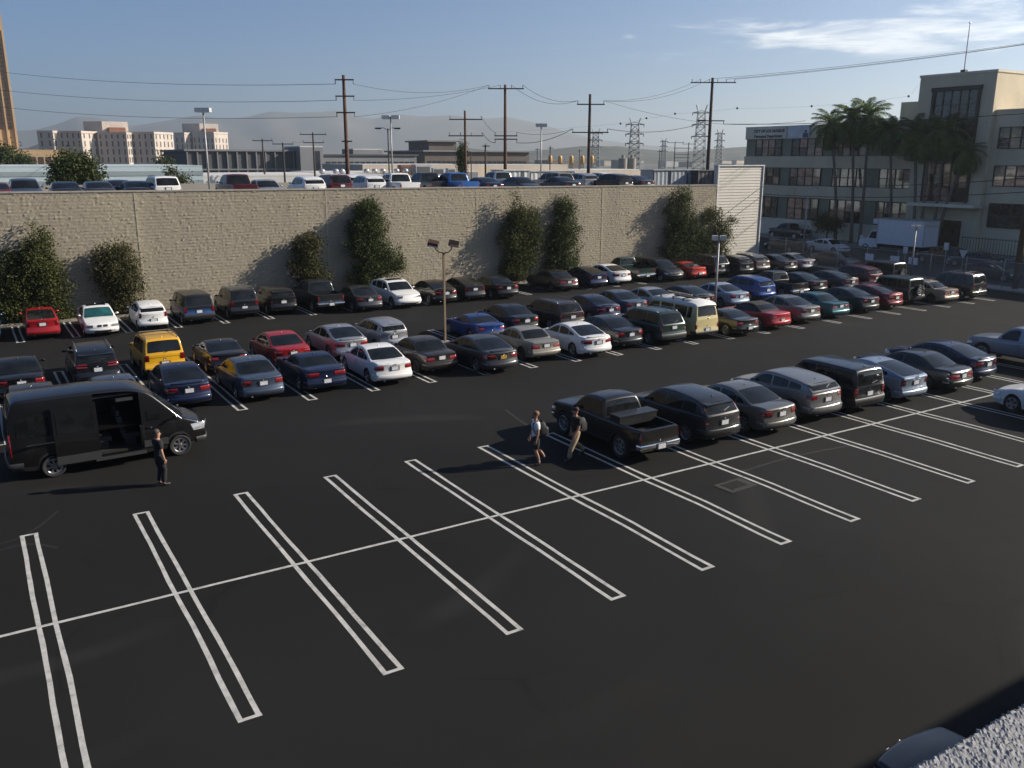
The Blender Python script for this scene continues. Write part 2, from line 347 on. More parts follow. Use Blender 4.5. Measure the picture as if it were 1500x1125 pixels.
for i in range(20):
    a = x0+(x1-x0)*i/20; b = x0+(x1-x0)*(i+1)/20-.015
    za, zb = wall_top(a+20), wall_top(b+20)
    mb.add([(a, -.07, za-.02), (b, -.07, zb-.02), (b, .42, zb-.02), (a, .42, za-.02), (a, -.07, za+.07), (b, -.07, zb+.07), (b, .42, zb+.07), (a, .42, za+.07)],
           [(4, 5, 6, 7), (0, 1, 5, 4), (1, 2, 6, 5), (2, 3, 7, 6), (3, 0, 4, 7), (0, 3, 2, 1)])
mb.build('coping', M['cap'], wallT)
M['joint'] = plain('joint_sealant', (.38, .34, .265), .9, var=.3, scale=4)
for x in CJ: mb = MB(); mb.box((x-20, -.034, wall_top(x)/2), (.045, .012, wall_top(x)-.15)); mb.build('control_joint', M['joint'], wallT)

# ---- white clapboard end block
M['siding'] = plain('cream_siding', (.50, .47, .405), .6, var=.08, scale=.7)
M['siding_trim'] = plain('white_trim', (.62, .62, .6), .5, var=.1)
eb = thing('siding_end_block', 'cream horizontal board siding block at the end of the tan wall', 'building', (62.1, WY+4, 0))
mb = MB(); mb.bbox((-2.95, -3.9, 0), (2.95, -3.45, 8.98)); mb.build('core', M['siding'], eb)
sm = MB(); hz = .264; sm.add([(-2.96, -3.92, 0), (2.96, -3.92, 0), (2.96, -3.965, .006), (-2.96, -3.965, .006), (-2.96, -3.92, hz), (2.96, -3.92, hz), (-2.96, -3.93, hz-.004), (2.96, -3.93, hz-.004)],
    [(0, 1, 2, 3), (3, 2, 7, 6), (6, 7, 5, 4), (1, 5, 7, 2), (0, 3, 6, 4)]); sme = sm.mesh('siding_board', M['siding'])
for i in range(34): obj('siding_board', sme, eb, (0, 0, i*hz))
for sx in (-2.96, 2.96): mb = MB(); mb.bbox((sx-.06, -4.04, 0), (sx+.06, -3.88, 9.02)); mb.build('corner_trim', M['siding_trim'], eb)
mb = MB(); mb.bbox((-3.05, -4.06, 8.98), (3.05, -3.4, 9.08)); mb.build('roof_cap', M['siding_trim'], eb)

# ---- the raised deck behind the wall
DZ = 6.66
mb = MB(); mb.bbox((-22, WY+.41, DZ-.5), (58.9, 58, DZ)); struct(mb.build('parking_deck', M['concrete']))
pr = thing('deck_parapet', 'low concrete parapet along the far side of the upper parking deck', 'wall', (18, 58, DZ))
mb = MB(); mb.bbox((-40, 0, -6.3), (40.9, .25, .9)); mb.build('parapet_wall', M['concrete'], pr)

# ---- street past the fence
mb = MB(); mb.bbox((65.6, -60, -.09), (67.6, 40.2, .10)); struct(mb.build('sidewalk', M['concrete']))
mb = MB(); mb.add([(67.6, -120, -.02), (86.2, -120, -.02), (86.2, 160, -.02), (67.6, 160, -.02)], [(0, 1, 2, 3)]); struct(mb.build('street', M['road']))
mb = MB(); mb.bbox((86.2, -60, -.09), (90.0, 160, .13)); struct(mb.build('far_sidewalk', M['concrete']))

# ---- hills and mountains
def ridge(name, pts, dist, depth, mat, base=-.6, jag=.06, seed=1, n=260, label=None):
    rg = np.random.default_rng(seed); xs_ = np.linspace(pts[0][0], pts[-1][0], n); ys_ = np.interp(xs_, [p_[0] for p_ in pts], [p_[1] for p_ in pts])
    nn = np.zeros(n)
    for o_ in range(1, 6):
        k = 4*2**o_; nn += np.interp(np.linspace(0, k, n), np.arange(k+1), rg.normal(size=k+1))/2**o_
    P = []
    for i in range(n):
        top = gd(xs_[i], ys_[i], dist); h = top[2]*(1+jag*nn[i]); row = []
        d0 = np.array([top[0]-CAM[0], top[1]-CAM[1]]); d0 /= np.hypot(*d0)
        for j in range(13):
            u = j/12; hh = base+(h-base)*(u**1.15); 
            gul = math.sin(i*.42+4*math.sin(i*.07)+j*.6)*.05+nn[i]*.05*math.sin(j*1.3)
            dd = dist-depth*(1-u)+gul*depth*1.2*(1-u)*u*2
            row.append((CAM[0]+d0[0]*dd, CAM[1]+d0[1]*dd, hh))
        for j in (1, 2): row.append((CAM[0]+d0[0]*(dist+depth*.5*j), CAM[1]+d0[1]*(dist+depth*.5*j), base+(h-base)*(1-.5*j)))
        P.append(row)
    mb = MB(); mb.grid(P); return struct(mb.build(name, mat, None, True))
t = NT('dry_mountain'); p = t.pos(); M['mount'] = t.set(Base_Color=t.ramp(t.noise(p, .0016, 7, .65), [(.35, (.11, .105, .085)), (.6, (.19, .17, .14)), (.75, (.26, .235, .2))]), Roughness=1.0, Specular_IOR_Level=.05)
t = NT('hill_scrub'); p = t.pos(); M['hill'] = t.set(Base_Color=t.ramp(t.noise(p, .012, 6, .7), [(.35, (.035, .04, .025)), (.55, (.08, .075, .05)), (.72, (.2, .18, .15))]), Roughness=1.0, Specular_IOR_Level=.05)
ridge('mountains', [(-420, 200), (-250, 180), (-100, 196), (20, 192), (50, 190), (80, 183), (112, 171), (140, 172), (165, 178), (195, 184), (235, 177), (265, 172), (290, 168), (325, 174), (360, 171), (395, 162), (430, 164), (470, 163), (495, 161), (530, 171), (545, 174), (580, 167), (620, 170), (665, 168), (700, 174), (745, 171), (790, 181), (830, 193), (880, 205), (940, 212), (1100, 221), (1300, 224), (1700, 222)], 7000, 1700, M['mount'], seed=3, jag=.035)
ridge('hills', [(560, 233), (600, 230), (625, 222), (640, 214), (660, 211), (690, 216), (740, 222), (800, 218), (850, 214), (905, 213), (940, 218), (1000, 222), (1040, 218), (1090, 214), (1160, 216), (1300, 220), (1500, 218), (1900, 224)], 2600, 500, M['hill'], seed=8, jag=.10)
ridge('foothills', [(-500, 222), (-100, 224), (40, 219), (60, 213), (85, 217), (130, 224), (220, 226), (330, 222), (520, 228), (640, 230)], 3000, 600, M['hill'], seed=12, jag=.12)

# ================================================================ CITY BUILDING ACROSS THE STREET
def wallmat(name, c, sc=1.0):
    t = NT(name); p = t.pos(); a = t.noise(p, .35*sc, 5, .6); s2 = t.noise(t.pos((1.5, 1.5, .15)), .8*sc, 4)
    cc = t.ramp(a, [(.3, tuple(x*.86 for x in c)), (.7, tuple(min(.9, x*1.08) for x in c))]); cc = t.mix(t.ramp(s2, [(.55, (0,)*3), (.75, (.35,)*3)]), cc, tuple(x*.6 for x in c))
    t.set(Base_Color=cc, Roughness=.85, Specular_IOR_Level=.25); t.bump(t.noise(p, 12*sc, 3), .15, .02); return t.mat
M['stucco'] = wallmat('beige_stucco', (.60, .52, .375)); M['greenpanel'] = wallmat('grey_green_stucco', (.225, .23, .17)); M['lite_band'] = wallmat('pale_stucco', (.66, .60, .48))
M['mullion'] = plain('dark_bronze_mullion', (.035, .026, .022), .5, .3)
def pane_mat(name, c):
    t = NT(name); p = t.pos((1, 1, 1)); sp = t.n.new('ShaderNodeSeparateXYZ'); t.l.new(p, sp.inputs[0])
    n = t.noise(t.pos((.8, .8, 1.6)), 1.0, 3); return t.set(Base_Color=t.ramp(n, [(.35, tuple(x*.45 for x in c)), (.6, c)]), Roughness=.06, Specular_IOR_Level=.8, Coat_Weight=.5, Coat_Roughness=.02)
PANES = [pane_mat('pane_pink_reflection', (.52, .29, .22)), pane_mat('pane_tan_reflection', (.38, .27, .19)), pane_mat('pane_dark', (.05, .042, .04)), pane_mat('pane_olive', (.24, .22, .13))]  # pink and tan tones paint reflections of sunlit buildings into the glass
BXF = 90.0
cb_ = thing('office_building', 'three-storey beige city office building with grey-green panels across the street', 'building', (BXF, 45, 0))
def B(a, b, name, mat, mb=None):      # world corners -> part
    m_ = MB(); m_.bbox((a[0]-BXF, a[1]-45, a[2]), (b[0]-BXF, b[1]-45, b[2])); return m_.build(name, mat, cb_)
B((90.2, -20, 0), (112, 66.5, 13.3), 'core_wall', M['greenpanel'])
# left wing bands
LW0, LW1 = 41.3, 66.5
for z0, z1, nm in ((12.15, 13.61, 'parapet_band'), (8.6, 10.0, 'spandrel_band'), (4.95, 6.4, 'spandrel_band'), (0, 2.2, 'plinth_band')):
    B((89.95, LW0, z0), (90.4, LW1+.02, z1), nm, M['stucco'] if nm != 'plinth_band' else M['lite_band'])
B((89.9, LW0, 13.61), (90.6, LW1+.05, 13.75), 'parapet_coping', M['lite_band'])
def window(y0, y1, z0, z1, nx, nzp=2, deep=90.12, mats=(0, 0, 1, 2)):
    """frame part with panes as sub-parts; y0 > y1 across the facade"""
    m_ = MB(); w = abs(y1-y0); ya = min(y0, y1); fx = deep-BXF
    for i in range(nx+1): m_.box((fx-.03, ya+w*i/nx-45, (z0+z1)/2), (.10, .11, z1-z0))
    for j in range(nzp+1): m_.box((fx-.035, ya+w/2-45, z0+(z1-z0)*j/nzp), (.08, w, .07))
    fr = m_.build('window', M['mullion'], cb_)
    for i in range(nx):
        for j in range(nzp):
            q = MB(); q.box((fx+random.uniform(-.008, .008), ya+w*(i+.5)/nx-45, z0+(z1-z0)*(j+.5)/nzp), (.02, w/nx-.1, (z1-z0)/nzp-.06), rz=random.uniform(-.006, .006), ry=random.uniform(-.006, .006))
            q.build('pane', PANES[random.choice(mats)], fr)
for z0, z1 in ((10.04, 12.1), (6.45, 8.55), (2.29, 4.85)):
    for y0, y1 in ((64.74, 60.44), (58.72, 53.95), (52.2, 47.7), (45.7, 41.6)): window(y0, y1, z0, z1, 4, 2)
# stair tower
B((89.3, 32.9, 0), (100, 41.3, 18.1), 'tower_wall', M['stucco']); B((89.22, 32.82, 18.1), (100.1, 41.38, 18.35), 'tower_coping', M['lite_band'])
B((89.05, 34.3, 5.2), (89.28, 34.6, 16.75), 'glazing_surround', M['mullion']); B((89.05, 39.3, 5.2), (89.28, 39.6, 16.75), 'glazing_surround', M['mullion']); B((89.0, 34.2, 16.55), (89.28, 39.7, 16.95), 'glazing_surround', M['mullion'])
BX_keep = BXF
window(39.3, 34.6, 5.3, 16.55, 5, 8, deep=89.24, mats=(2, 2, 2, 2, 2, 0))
B((87.6, 32.6, 4.75), (89.29, 40.2, 5.1), 'entrance_canopy', M['lite_band'])
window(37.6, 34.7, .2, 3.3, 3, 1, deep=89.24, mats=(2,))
# right wing
B((89.9, -20, 0), (90.35, 32.88, 14.4), 'right_wing_wall', M['stucco']); B((89.85, -20, 14.4), (112, 32.86, 14.5), 'right_wing_coping', M['lite_band'])
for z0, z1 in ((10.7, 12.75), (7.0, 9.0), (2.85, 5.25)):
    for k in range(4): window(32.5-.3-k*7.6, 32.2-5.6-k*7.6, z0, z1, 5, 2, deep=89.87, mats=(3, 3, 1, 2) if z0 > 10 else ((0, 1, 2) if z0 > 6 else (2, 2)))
B((95, 44.6, 13.35), (99.5, 47.3, 16.1), 'roof_plant_room', M['stucco'])
for i in range(3): B((93.2, 47+i*1.5, 13.35), (94.2, 48+i*1.5, 14.3), 'roof_vent', M['siding_trim'])
# lettering and banner on the parapet
def text(s, size, loc, rot, mat, name, parent=None, extr=.012, align='LEFT', font=None):
    cu = bpy.data.curves.new(name, 'FONT'); cu.body = s; cu.size = size; cu.extrude = extr; cu.align_x = align; cu.resolution_u = 2; cu.offset = .022
    o = bpy.data.objects.new(name, cu); me = bpy.data.meshes.new_from_object(o); bpy.data.objects.remove(o); me.materials.append(mat)
    return obj(name, me, parent, loc, rot)
M['letter'] = plain('dark_sign_letters', (.05, .05, .05), .6)
B((89.80, 59.5, 12.2), (89.94, 66.4, 13.6), 'sign_panel', M['lite_band'])
text('CITY OF LOS ANGELES', .50, (-.215, 64.95-45, 13.0), (R(90), 0, R(-90)), M['letter'], 'lettering', cb_)
text('Personnel Department', .50, (-.215, 64.85-45, 12.36), (R(90), 0, R(-90)), M['letter'], 'lettering', cb_)
M['banner'] = plain('banner_pale_blue', (.55, .58, .62), .6, var=.25, scale=.8); M['banner_fig'] = plain('banner_dark_figure', (.06, .07, .12), .6)
bn = thing('wall_banner', 'pale blue banner hung on the parapet of the city office building', 'banner', (89.86, 57.7, 12.2))
mb = MB(); mb.bbox((-.02, -1.7, 0), (.02, 1.7, 1.5)); mb.build('sheet', M['banner'], bn)
mb = MB(); mb.lathe([(0.01, .95), (.16, .93), (.2, .78), (.16, .62), (.01, .6)], 10, c=(-.0, -1.15, 0)); mb.prism([(-.035, -1.55), (-.035, -.75), (-.022, -.75), (-.022, -1.55)], .05, .58)
mb.v = [(max(-.035, min(-.022, x)), y, z) for x, y, z in mb.v]; mb.build('figure_print', M['banner_fig'], bn)
fp = thing('flagpole', 'thin white flagpole on top of the office stair tower', 'flagpole', (90.3, 37.1, 18.35)); M['whitemetal'] = plain('white_metal', (.6, .6, .6), .4, .3)
mb = MB(); mb.tube([(0, 0, 0), (0, 0, 4.8)], [.07, .04], 8); mb.build('pole', M['whitemetal'], fp); mb = MB(); mb.lathe([(.01, 4.98), (.09, 4.92), (.11, 4.85), (.06, 4.78), (.03, 4.76)], 10); mb.build('finial', M['whitemetal'], fp)
mb = MB(); mb.box((0, 0, .15), (.5, .5, .3)); mb.build('base', M['mullion'], fp)

# ================================================================ DISTANT BUILDINGS
def far_block(name, label, px0, px1, pyt, Y, depth, mat, roofmat=None, z0=-.1, overhang=.0, roof_h=.5, parent=None, win=None, wmat=None, cat='building'):
    a = gy(px0, pyt, Y); b = gy(px1, pyt, Y); cx_ = (a[0]+b[0])/2; w = b[0]-a[0]; h = (a[2]+b[2])/2
    if parent is None: T_ = thing(name, label, cat, (cx_, Y, 0)); ox = 0
    else: T_ = parent; ox = cx_-parent.location.x
    oy = Y-T_.location.y
    mb = MB(); mb.bbox((ox-w/2, oy, z0), (ox+w/2, oy+depth, h-roof_h*.5)); mb.build('wall', mat, T_)
    mb = MB(); mb.bbox((ox-w/2-overhang, oy-overhang-.02, h-roof_h*.5), (ox+w/2+overhang, oy+depth+overhang, h)); mb.build('roof', roofmat or mat, T_)
    if win:
        for (fx0, fx1, fz0, fz1, n) in win:
            for i in range(n):
                ww = w*(fx1-fx0)/n; xa = ox-w/2+w*fx0+ww*i
                q = MB(); q.bbox((xa+ww*.14, oy-.12, h*fz0), (xa+ww*.86, oy+.03, h*fz1)); q.build('window', wmat or M['darkglass'], T_)
    return T_
M['darkglass'] = glass_mat('far_window_glass', (.03, .035, .045), .1)
M['peach'] = wallmat('peach_concrete', (.52, .455, .40), .3); M['orange_tower'] = wallmat('ochre_tower_stone', (.48, .33, .18), .2); M['brownwin'] = plain('brown_window_strip', (.06, .035, .025), .3, var=.3, scale=.3)
M['greyblue'] = wallmat('pale_blue_grey_wall', (.44, .53, .56), .3); M['greyband'] = wallmat('grey_band', (.26, .31, .33), .3); M['darkgrey'] = wallmat('dark_grey_wall', (.10, .10, .105), .3); M['midgrey'] = wallmat('mid_grey_wall', (.21, .21, .22), .3)
M['cream'] = wallmat('cream_wall', (.56, .47, .37), .3); M['whiteroof'] = wallmat('white_roof', (.55, .54, .52), .3); M['brown'] = wallmat('brown_wall', (.13, .105, .09), .3); M['redbrown'] = wallmat('red_brown_panel', (.24, .11, .07), .3)

# ochre high-rise (only its right side is in view)
tw = thing('office_tower', 'tall ochre office tower with dark vertical window strips', 'tower', tuple(gd(21, 230, 520)[:2])+(0,))
ang = YAW-.62; tx = MB(); H_ = gd(6, 19, 520)[2]
tw.rotation_euler = (0, 0, R(1.5))
mb = MB(); mb.bbox((-36, 0, 0), (2.6, 30, H_)); mb.build('tower_shaft', M['orange_tower'], tw)
mb = MB(); mb.bbox((-34, 4, H_), (-2.5, 26, H_+9)); mb.build('crown', M['orange_tower'], tw)
for k in range(9):
    for lev in range(22):
        q = MB(); x = 1.2-k*3.6; q.bbox((x-2.3, -.35, 24+lev*(H_-36)/22), (x-.6, .05, 24+lev*(H_-36)/22+(H_-36)/22*.82)); q.build('window', M['brownwin'], tw)
for k in range(10): q = MB(); x = 3.1-k*3.6; q.bbox((x-1.4, -.9, 0), (x-.7, -.01, H_-8)); q.build('pier', M['orange_tower'], tw)
far_block('podium_building', 'low ochre building with tall windows at the foot of the office tower', -60, 100, 219, 480, 40, M['orange_tower'], win=[(.62, .98, .25, .75, 5)], wmat=M['brownwin'])
# the two pink concrete jail-like blocks: clusters of angled prisms with slit windows
def slit_block(name, label, dist, prisms, pent):
    o = gd((prisms[0][0]+prisms[-1][1])/2, 232, dist); T_ = thing(name, label, 'building', (o[0], o[1], 0))
    d = np.array([o[0]-CAM[0], o[1]-CAM[1]]); d /= np.hypot(*d); T_.rotation_euler = (0, 0, math.atan2(d[1], d[0])-math.pi/2)
    k = dist/F_PX; pc = (prisms[0][0]+prisms[-1][1])/2; zz = lambda py: CAM[2]+(234-py)*k*1.0
    for (a, m_, b, pt) in prisms:     # left edge, corner, right edge: shaded left face, lit right face
        xa, xm, xb = (a-pc)*k, (m_-pc)*k, (b-pc)*k; H1 = zz(pt)
        yl = -(xm-xa)*.45; yr = (xb-xm)*1.1
        poly = [(xa, 0), (xm, yl), (xb, yl+yr), (xb, yl+yr+40), (xa, 40)]
        mb = MB(); mb.prism(poly, -.1, H1); w_ = mb.build('wall', M['peach'], T_)
        s = MB()
        for (p0, p1) in (((xa, 0), (xm, yl)), ((xm, yl), (xb, yl+yr))):
            L_ = math.hypot(p1[0]-p0[0], p1[1]-p0[1]); n = max(2, int(L_/3.4)); an = math.atan2(p1[1]-p0[1], p1[0]-p0[0])
            for i in range(n):
                f = (i+.5)/n
                for lv in range(int(H1/5)):
                    s.box((p0[0]+(p1[0]-p0[0])*f, p0[1]+(p1[1]-p0[1])*f, 4+lv*5), (.9, .3, 3.4), an)
        stuff(s.build('slit_windows', M['brown'], w_))
        q = MB(); q.prism([(x*1.0, y) for x, y in [(xa, -.4), (xm, yl-.5), (xb+.3, yl+yr-.2), (xb+.3, yl+yr+40), (xa, 40)]], H1-.9, H1+.6); q.build('parapet', M['peach'], T_)
    a, m_, b, pt = pent; xa, xm, xb = (a-pc)*k, (m_-pc)*k, (b-pc)*k
    mb = MB(); mb.prism([(xa, 12), (xm, 4), (xb, 9), (xb, 30), (xa, 30)], 10, zz(pt)); mb.build('penthouse', M['peach'], T_)
    mb = MB(); mb.box((xb-7, 5.0, zz(pt)-6), (10, 3, 4.5), .2); mb.build('penthouse_louvre', M['redbrown'], T_)
    return T_
slit_block('detention_block', 'wide pink concrete block with slit windows and low penthouse', 640, [(78, 96, 110, 201), (96, 128, 146, 201), (146, 180, 186, 202), (178, 213, 238, 201)], (131, 153, 184, 187))
slit_block('detention_block', 'smaller pink concrete block far behind the dark shed', 760, [(262, 275, 290, 201), (285, 312, 330, 200)], (273, 295, 319, 188))
# pale blue striped warehouse behind the deck
wh = far_block('striped_warehouse', 'pale blue warehouse with grey horizontal bands behind the upper deck', -80, 296, 242.5, 86, 22, M['greyblue'], roof_h=.25)
for z0, z1 in ((7.75, 8.25), (6.8, 7.25)):
    mb = MB(); xx = gy(296, 242, 86)[0]-wh.location.x; mb.bbox((-xx-.02, -.05, z0), (xx+.02, .02, z1)); mb.build('grey_band', M['greyband'], wh)
# dark rail-yard buildings
dk = far_block('rail_shed', 'long dark shed with a pale roof line and posts', 272, 441, 219, 230, 30, M['darkgrey'], M['midgrey'], roof_h=1.0, overhang=.6)
for i in range(12): mb = MB(); w_ = gy(441, 219, 230)[0]-gy(272, 219, 230)[0]; mb.bbox((-w_/2+i*w_/12, -.5, 0), (-w_/2+i*w_/12+.35, -.1, 11.4)); mb.build('post', M['midgrey'], dk)
mb = MB(); mb.bbox((-w_/2, -.6, 6.6), (w_/2, -.1, 7.0)); mb.build('fascia_beam', M['midgrey'], dk)
far_block('stair_block', 'pale grey square tower block joining the dark sheds', 439, 473, 214, 226, 14, M['midgrey'], M['whiteroof'], roof_h=.6, win=[(.55, .9, .3, .9, 1)])
far_block('long_shed', 'long grey shed with ribbon windows under a flat roof', 473, 610, 226, 240, 26, M['midgrey'], M['darkgrey'], roof_h=.8, overhang=.5, win=[(.02, .98, .55, .8, 16)])
far_block('rooftop_house', 'small grey rooftop block with rounded roof above the long shed', 517, 560, 218, 262, 10, M['midgrey'], M['whiteroof'], roof_h=.6)
mn = far_block('ribbed_office', 'brown office with a raised central storey and flat overhanging roof', 622, 775, 220.5, 250, 30, M['brown'], M['midgrey'], roof_h=1.0, overhang=1.0, win=[(.02, .98, .45, .72, 22)])
far_block('x', '', 628, 668, 205.5, 256, 16, M['brown'], M['midgrey'], roof_h=1.0, overhang=1.0, parent=mn, z0=9)
far_block('brick_hall', 'grey brown hall partly hidden behind the power poles', 690, 760, 232, 300, 20, M['brown'])
cw = far_block('cream_store', 'long cream building with red brown panels beyond the deck', 531, 706, 240.5, 170, 26, M['cream'], M['whiteroof'], roof_h=.5, win=[(.62, .82, .55, .75, 3)])
mb = MB(); mb.bbox((0, -.15, 4.0), (11, .02, 6.3)); mb.build('red_panel', M['redbrown'], cw)
far_block('cream_annex', 'plain cream annex right of the long cream building', 706, 832, 241, 172, 24, M['cream'], M['whiteroof'], roof_h=.5, win=[(.5, .95, .35, .6, 5)], wmat=M['brown'])
far_block('tan_store', 'low tan building beyond the deck beside the silos', 842, 960, 248.5, 175, 24, M['cream'], M['whiteroof'], roof_h=.4)
far_block('white_shop', 'low white flat-roofed shop with roof turbines', 296, 560, 256, 118, 30, M['whiteroof'], M['whiteroof'], roof_h=.5, win=[(.05, .95, .3, .6, 14)])
far_block('back_shop', 'low grey shop behind the white flat roof', 460, 700, 251, 140, 14, M['midgrey'], M['whiteroof'], roof_h=.5)
# roof turbines and plant on the white shop
M['galv'] = plain('galvanised_metal', (.42, .43, .44), .45, .6, var=.2)
for i, px in enumerate((472, 492, 501, 537, 549, 561, 581, 594)):
    b = gy(px, 256, 126); tv = thing('roof_turbine', 'round metal roof turbine vent on the white shop roof', 'vent', (b[0], 126, CAM[2]-(256-234)/F_PX*150-.1), 0, 'turbine vents on the shop roof')
    mb = MB(); mb.lathe([(.18, -.6), (.18, .25), (.3, .35), (.5, .6), (.52, .85), (.35, 1.08), (.02, 1.15)], 12); mb.build('turbine', M['galv'], tv, True)
for i, (px, py, w, h) in enumerate(((593, 256, 2.2, 1.9), (617, 256, 3.2, 2.0), (640, 256, 2.4, 1.4), (660, 255, 1.6, 1.2))):
    b = gy(px, py, 133); ac = thing('roof_air_unit', ['brown', 'large grey', 'medium grey', 'small grey'][i]+' boxy air unit standing on the shop roofs', 'air unit', (b[0], 133, b[2]-.3), 0)
    mb = MB(); mb.box((0, 0, h/2+.2), (w, w*.7, h)); mb.build('casing', M['redbrown'] if i == 0 else M['galv'], ac)
    mb = MB(); mb.box((0, -w*.36, h/2+.2), (w*.8, .06, h*.6)); mb.build('grille', M['darkgrey'], ac); mb = MB(); mb.box((0, 0, .1), (w*1.05, w*.75, .2)); mb.build('frame', M['galv'], ac)
# corrugated container fence, grey metal shed on the deck's far end
M['corr'] = plain('corrugated_white', (.50, .51, .50), .5, .1, var=.15); M['corr_grey'] = plain('corrugated_grey_blue', (.30, .33, .36), .5, .1, var=.2)
def corr(name, label, px0, px1, pyt, Y, mat, zb, depth=2.5, cat='shed', gaps=()):
    a = gy(px0, pyt, Y); b = gy(px1, pyt, Y); w = b[0]-a[0]; T_ = thing(name, label, cat, ((a[0]+b[0])/2, Y, zb)); h = (a[2]+b[2])/2-zb
    n = int(w/.3); P = [[(-w/2+i*w/n, .06 if i % 2 else 0, z) for z in (0, h)] for i in range(n+1)]; mb = MB(); mb.grid(P); mb.build('corrugated_wall', mat, T_)
    mb = MB(); mb.bbox((-w/2, .08, 0), (w/2, depth, h-.05)); mb.build('body', mat, T_); mb = MB(); mb.bbox((-w/2-.1, -.1, h-.04), (w/2+.1, depth+.1, h+.06)); mb.build('roof', mat, T_)
    for i in range(int(w/2.4)+1): mb = MB(); mb.bbox((-w/2+i*2.4-.06, -.09, 0), (-w/2+i*2.4+.06, -.01, h)); mb.build('post', M['darkgrey'], T_)
    return T_
corr('shipping_container', 'white corrugated container standing at the back of the deck', 738, 776, 249.5, 59.5, M['corr'], 0)
corr('shipping_container', 'grey white corrugated container with open bays on the deck', 777, 842, 250.5, 60.5, M['corr'], 0)
corr('metal_shed', 'grey blue corrugated metal shed on the deck beside the pole', 958, 1022, 249, 54, M['corr_grey'], DZ, 2.2)
corr('storage_shed', 'dark open-fronted storage shed at the end of the deck', 1023, 1062, 250, 53, M['darkgrey'], DZ, 2.2)
# yellow tanks, silos
M['yellow_tank'] = plain('ochre_tank_paint', (.55, .30, .06), .5, var=.2)
for px, py in ((753, 230), (769, 230), (806, 227.5), (820.5, 227.5), (837, 227.5), (853, 227.5), (867, 227.5)):
    b = gy(px, py, 330); k = np.dot(b-CAM, _fw)/F_PX; r = 3.1*k; tk = thing('yellow_tank', 'ochre yellow upright tank in the row beyond the cream buildings', 'tank', (b[0], 330, 0), 0, 'row of yellow tanks')
    mb = MB(); h = b[2]; mb.lathe([(r*.3, h-13*k), (r, h-10*k), (r, h-2.5*k), (r*.75, h-.8*k), (r*.2, h), (.01, h)], 14); mb.build('tank', M['yellow_tank'], tk, True, 40)
    mb = MB(); [mb.tube([(r*.7*math.cos(a), r*.7*math.sin(a), 0), (r*.7*math.cos(a), r*.7*math.sin(a), h-9*k)], .15, 6) for a in (.8, 2.4, 3.9, 5.5)]; mb.build('leg_frame', M['darkgrey'], tk)
M['silo'] = plain('grey_concrete_silo', (.27, .25, .22), .9, var=.25, scale=.4)
for px in (912.5, 925.5):
    b = gy(px, 232, 260); k = np.dot(b-CAM, _fw)/F_PX; sl_ = thing('silo', 'round grey concrete silo, one of the pair beyond the tan building', 'silo', (b[0], 260, 0), 0, 'pair of silos')
    mb = MB(); mb.lathe([(6.3*k, 0), (6.3*k, b[2]), (.01, b[2]+.1)], 20); mb.build('cylinder', M['silo'], sl_, True, 40); mb = MB(); mb.lathe([(2.2*k, b[2]), (2.2*k, b[2]+5*k), (.01, b[2]+5.4*k)], 12); mb.build('cap_vent', M['silo'], sl_, True, 40)
# scattered low roofs far out towards the hills
rg = np.random.default_rng(21)
for i in range(46):
    px = rg.uniform(560, 1095) if i % 3 else rg.uniform(250, 620); Y = rg.uniform(420, 1500); b = gy(px, 240, Y); w = rg.uniform(12, 46); h = rg.uniform(4, 9.0)
    c_ = ['white', 'tan', 'grey', 'brown'][i % 4]; bl = thing('far_warehouse', 'small hazy '+c_+' flat-roofed building on the plain below the hills', 'building', (b[0], Y, 0), rg.uniform(-.1, .1), c_+' buildings on the plain')
    m_ = [M['whiteroof'], M['cream'], M['midgrey'], M['brown']][i % 4]; mb = MB(); mb.bbox((-w/2, 0, -.1), (w/2, w*.6, h)); mb.build('wall', m_, bl); mb = MB(); mb.bbox((-w/2-.3, -.3, h), (w/2+.3, w*.6+.3, h+.5)); mb.build('roof', M['midgrey'], bl)

# ================================================================ VEHICLES
def pchip(pts):
    x = np.array([p_[0] for p_ in pts], float); y = np.array([p_[1] for p_ in pts], float); h = np.diff(x); dl = np.diff(y)/h; d = np.zeros(len(x))
    for i in range(1, len(x)-1):
        if dl[i-1]*dl[i] > 0: w1, w2 = 2*h[i]+h[i-1], h[i]+2*h[i-1]; d[i] = (w1+w2)/(w1/dl[i-1]+w2/dl[i])
    d[0], d[-1] = dl[0], dl[-1]
    def f(q):
        q = min(max(q, x[0]), x[-1]); i = min(int(np.searchsorted(x, q, 'right'))-1, len(h)-1); t_ = (q-x[i])/h[i]; a = t_*t_
        return float((1+2*t_)*(1-t_)**2*y[i]+t_*(1-t_)**2*h[i]*d[i]+a*(3-2*t_)*y[i+1]+a*(t_-1)*h[i]*d[i+1])
    return f
def lin(pts): xs_ = [p_[0] for p_ in pts]; ys_ = [p_[1] for p_ in pts]; return lambda q: float(np.interp(q, xs_, ys_))
def chaikin(P, it=2, w=.25):
    P = [np.array(p_, float) for p_ in P]
    for _ in range(it):
        Q = [P[0]]
        for a, b in zip(P[:-1], P[1:]): Q += [a*(1-w)+b*w, a*w+b*(1-w)]
        P = Q+[P[-1]]
    return P

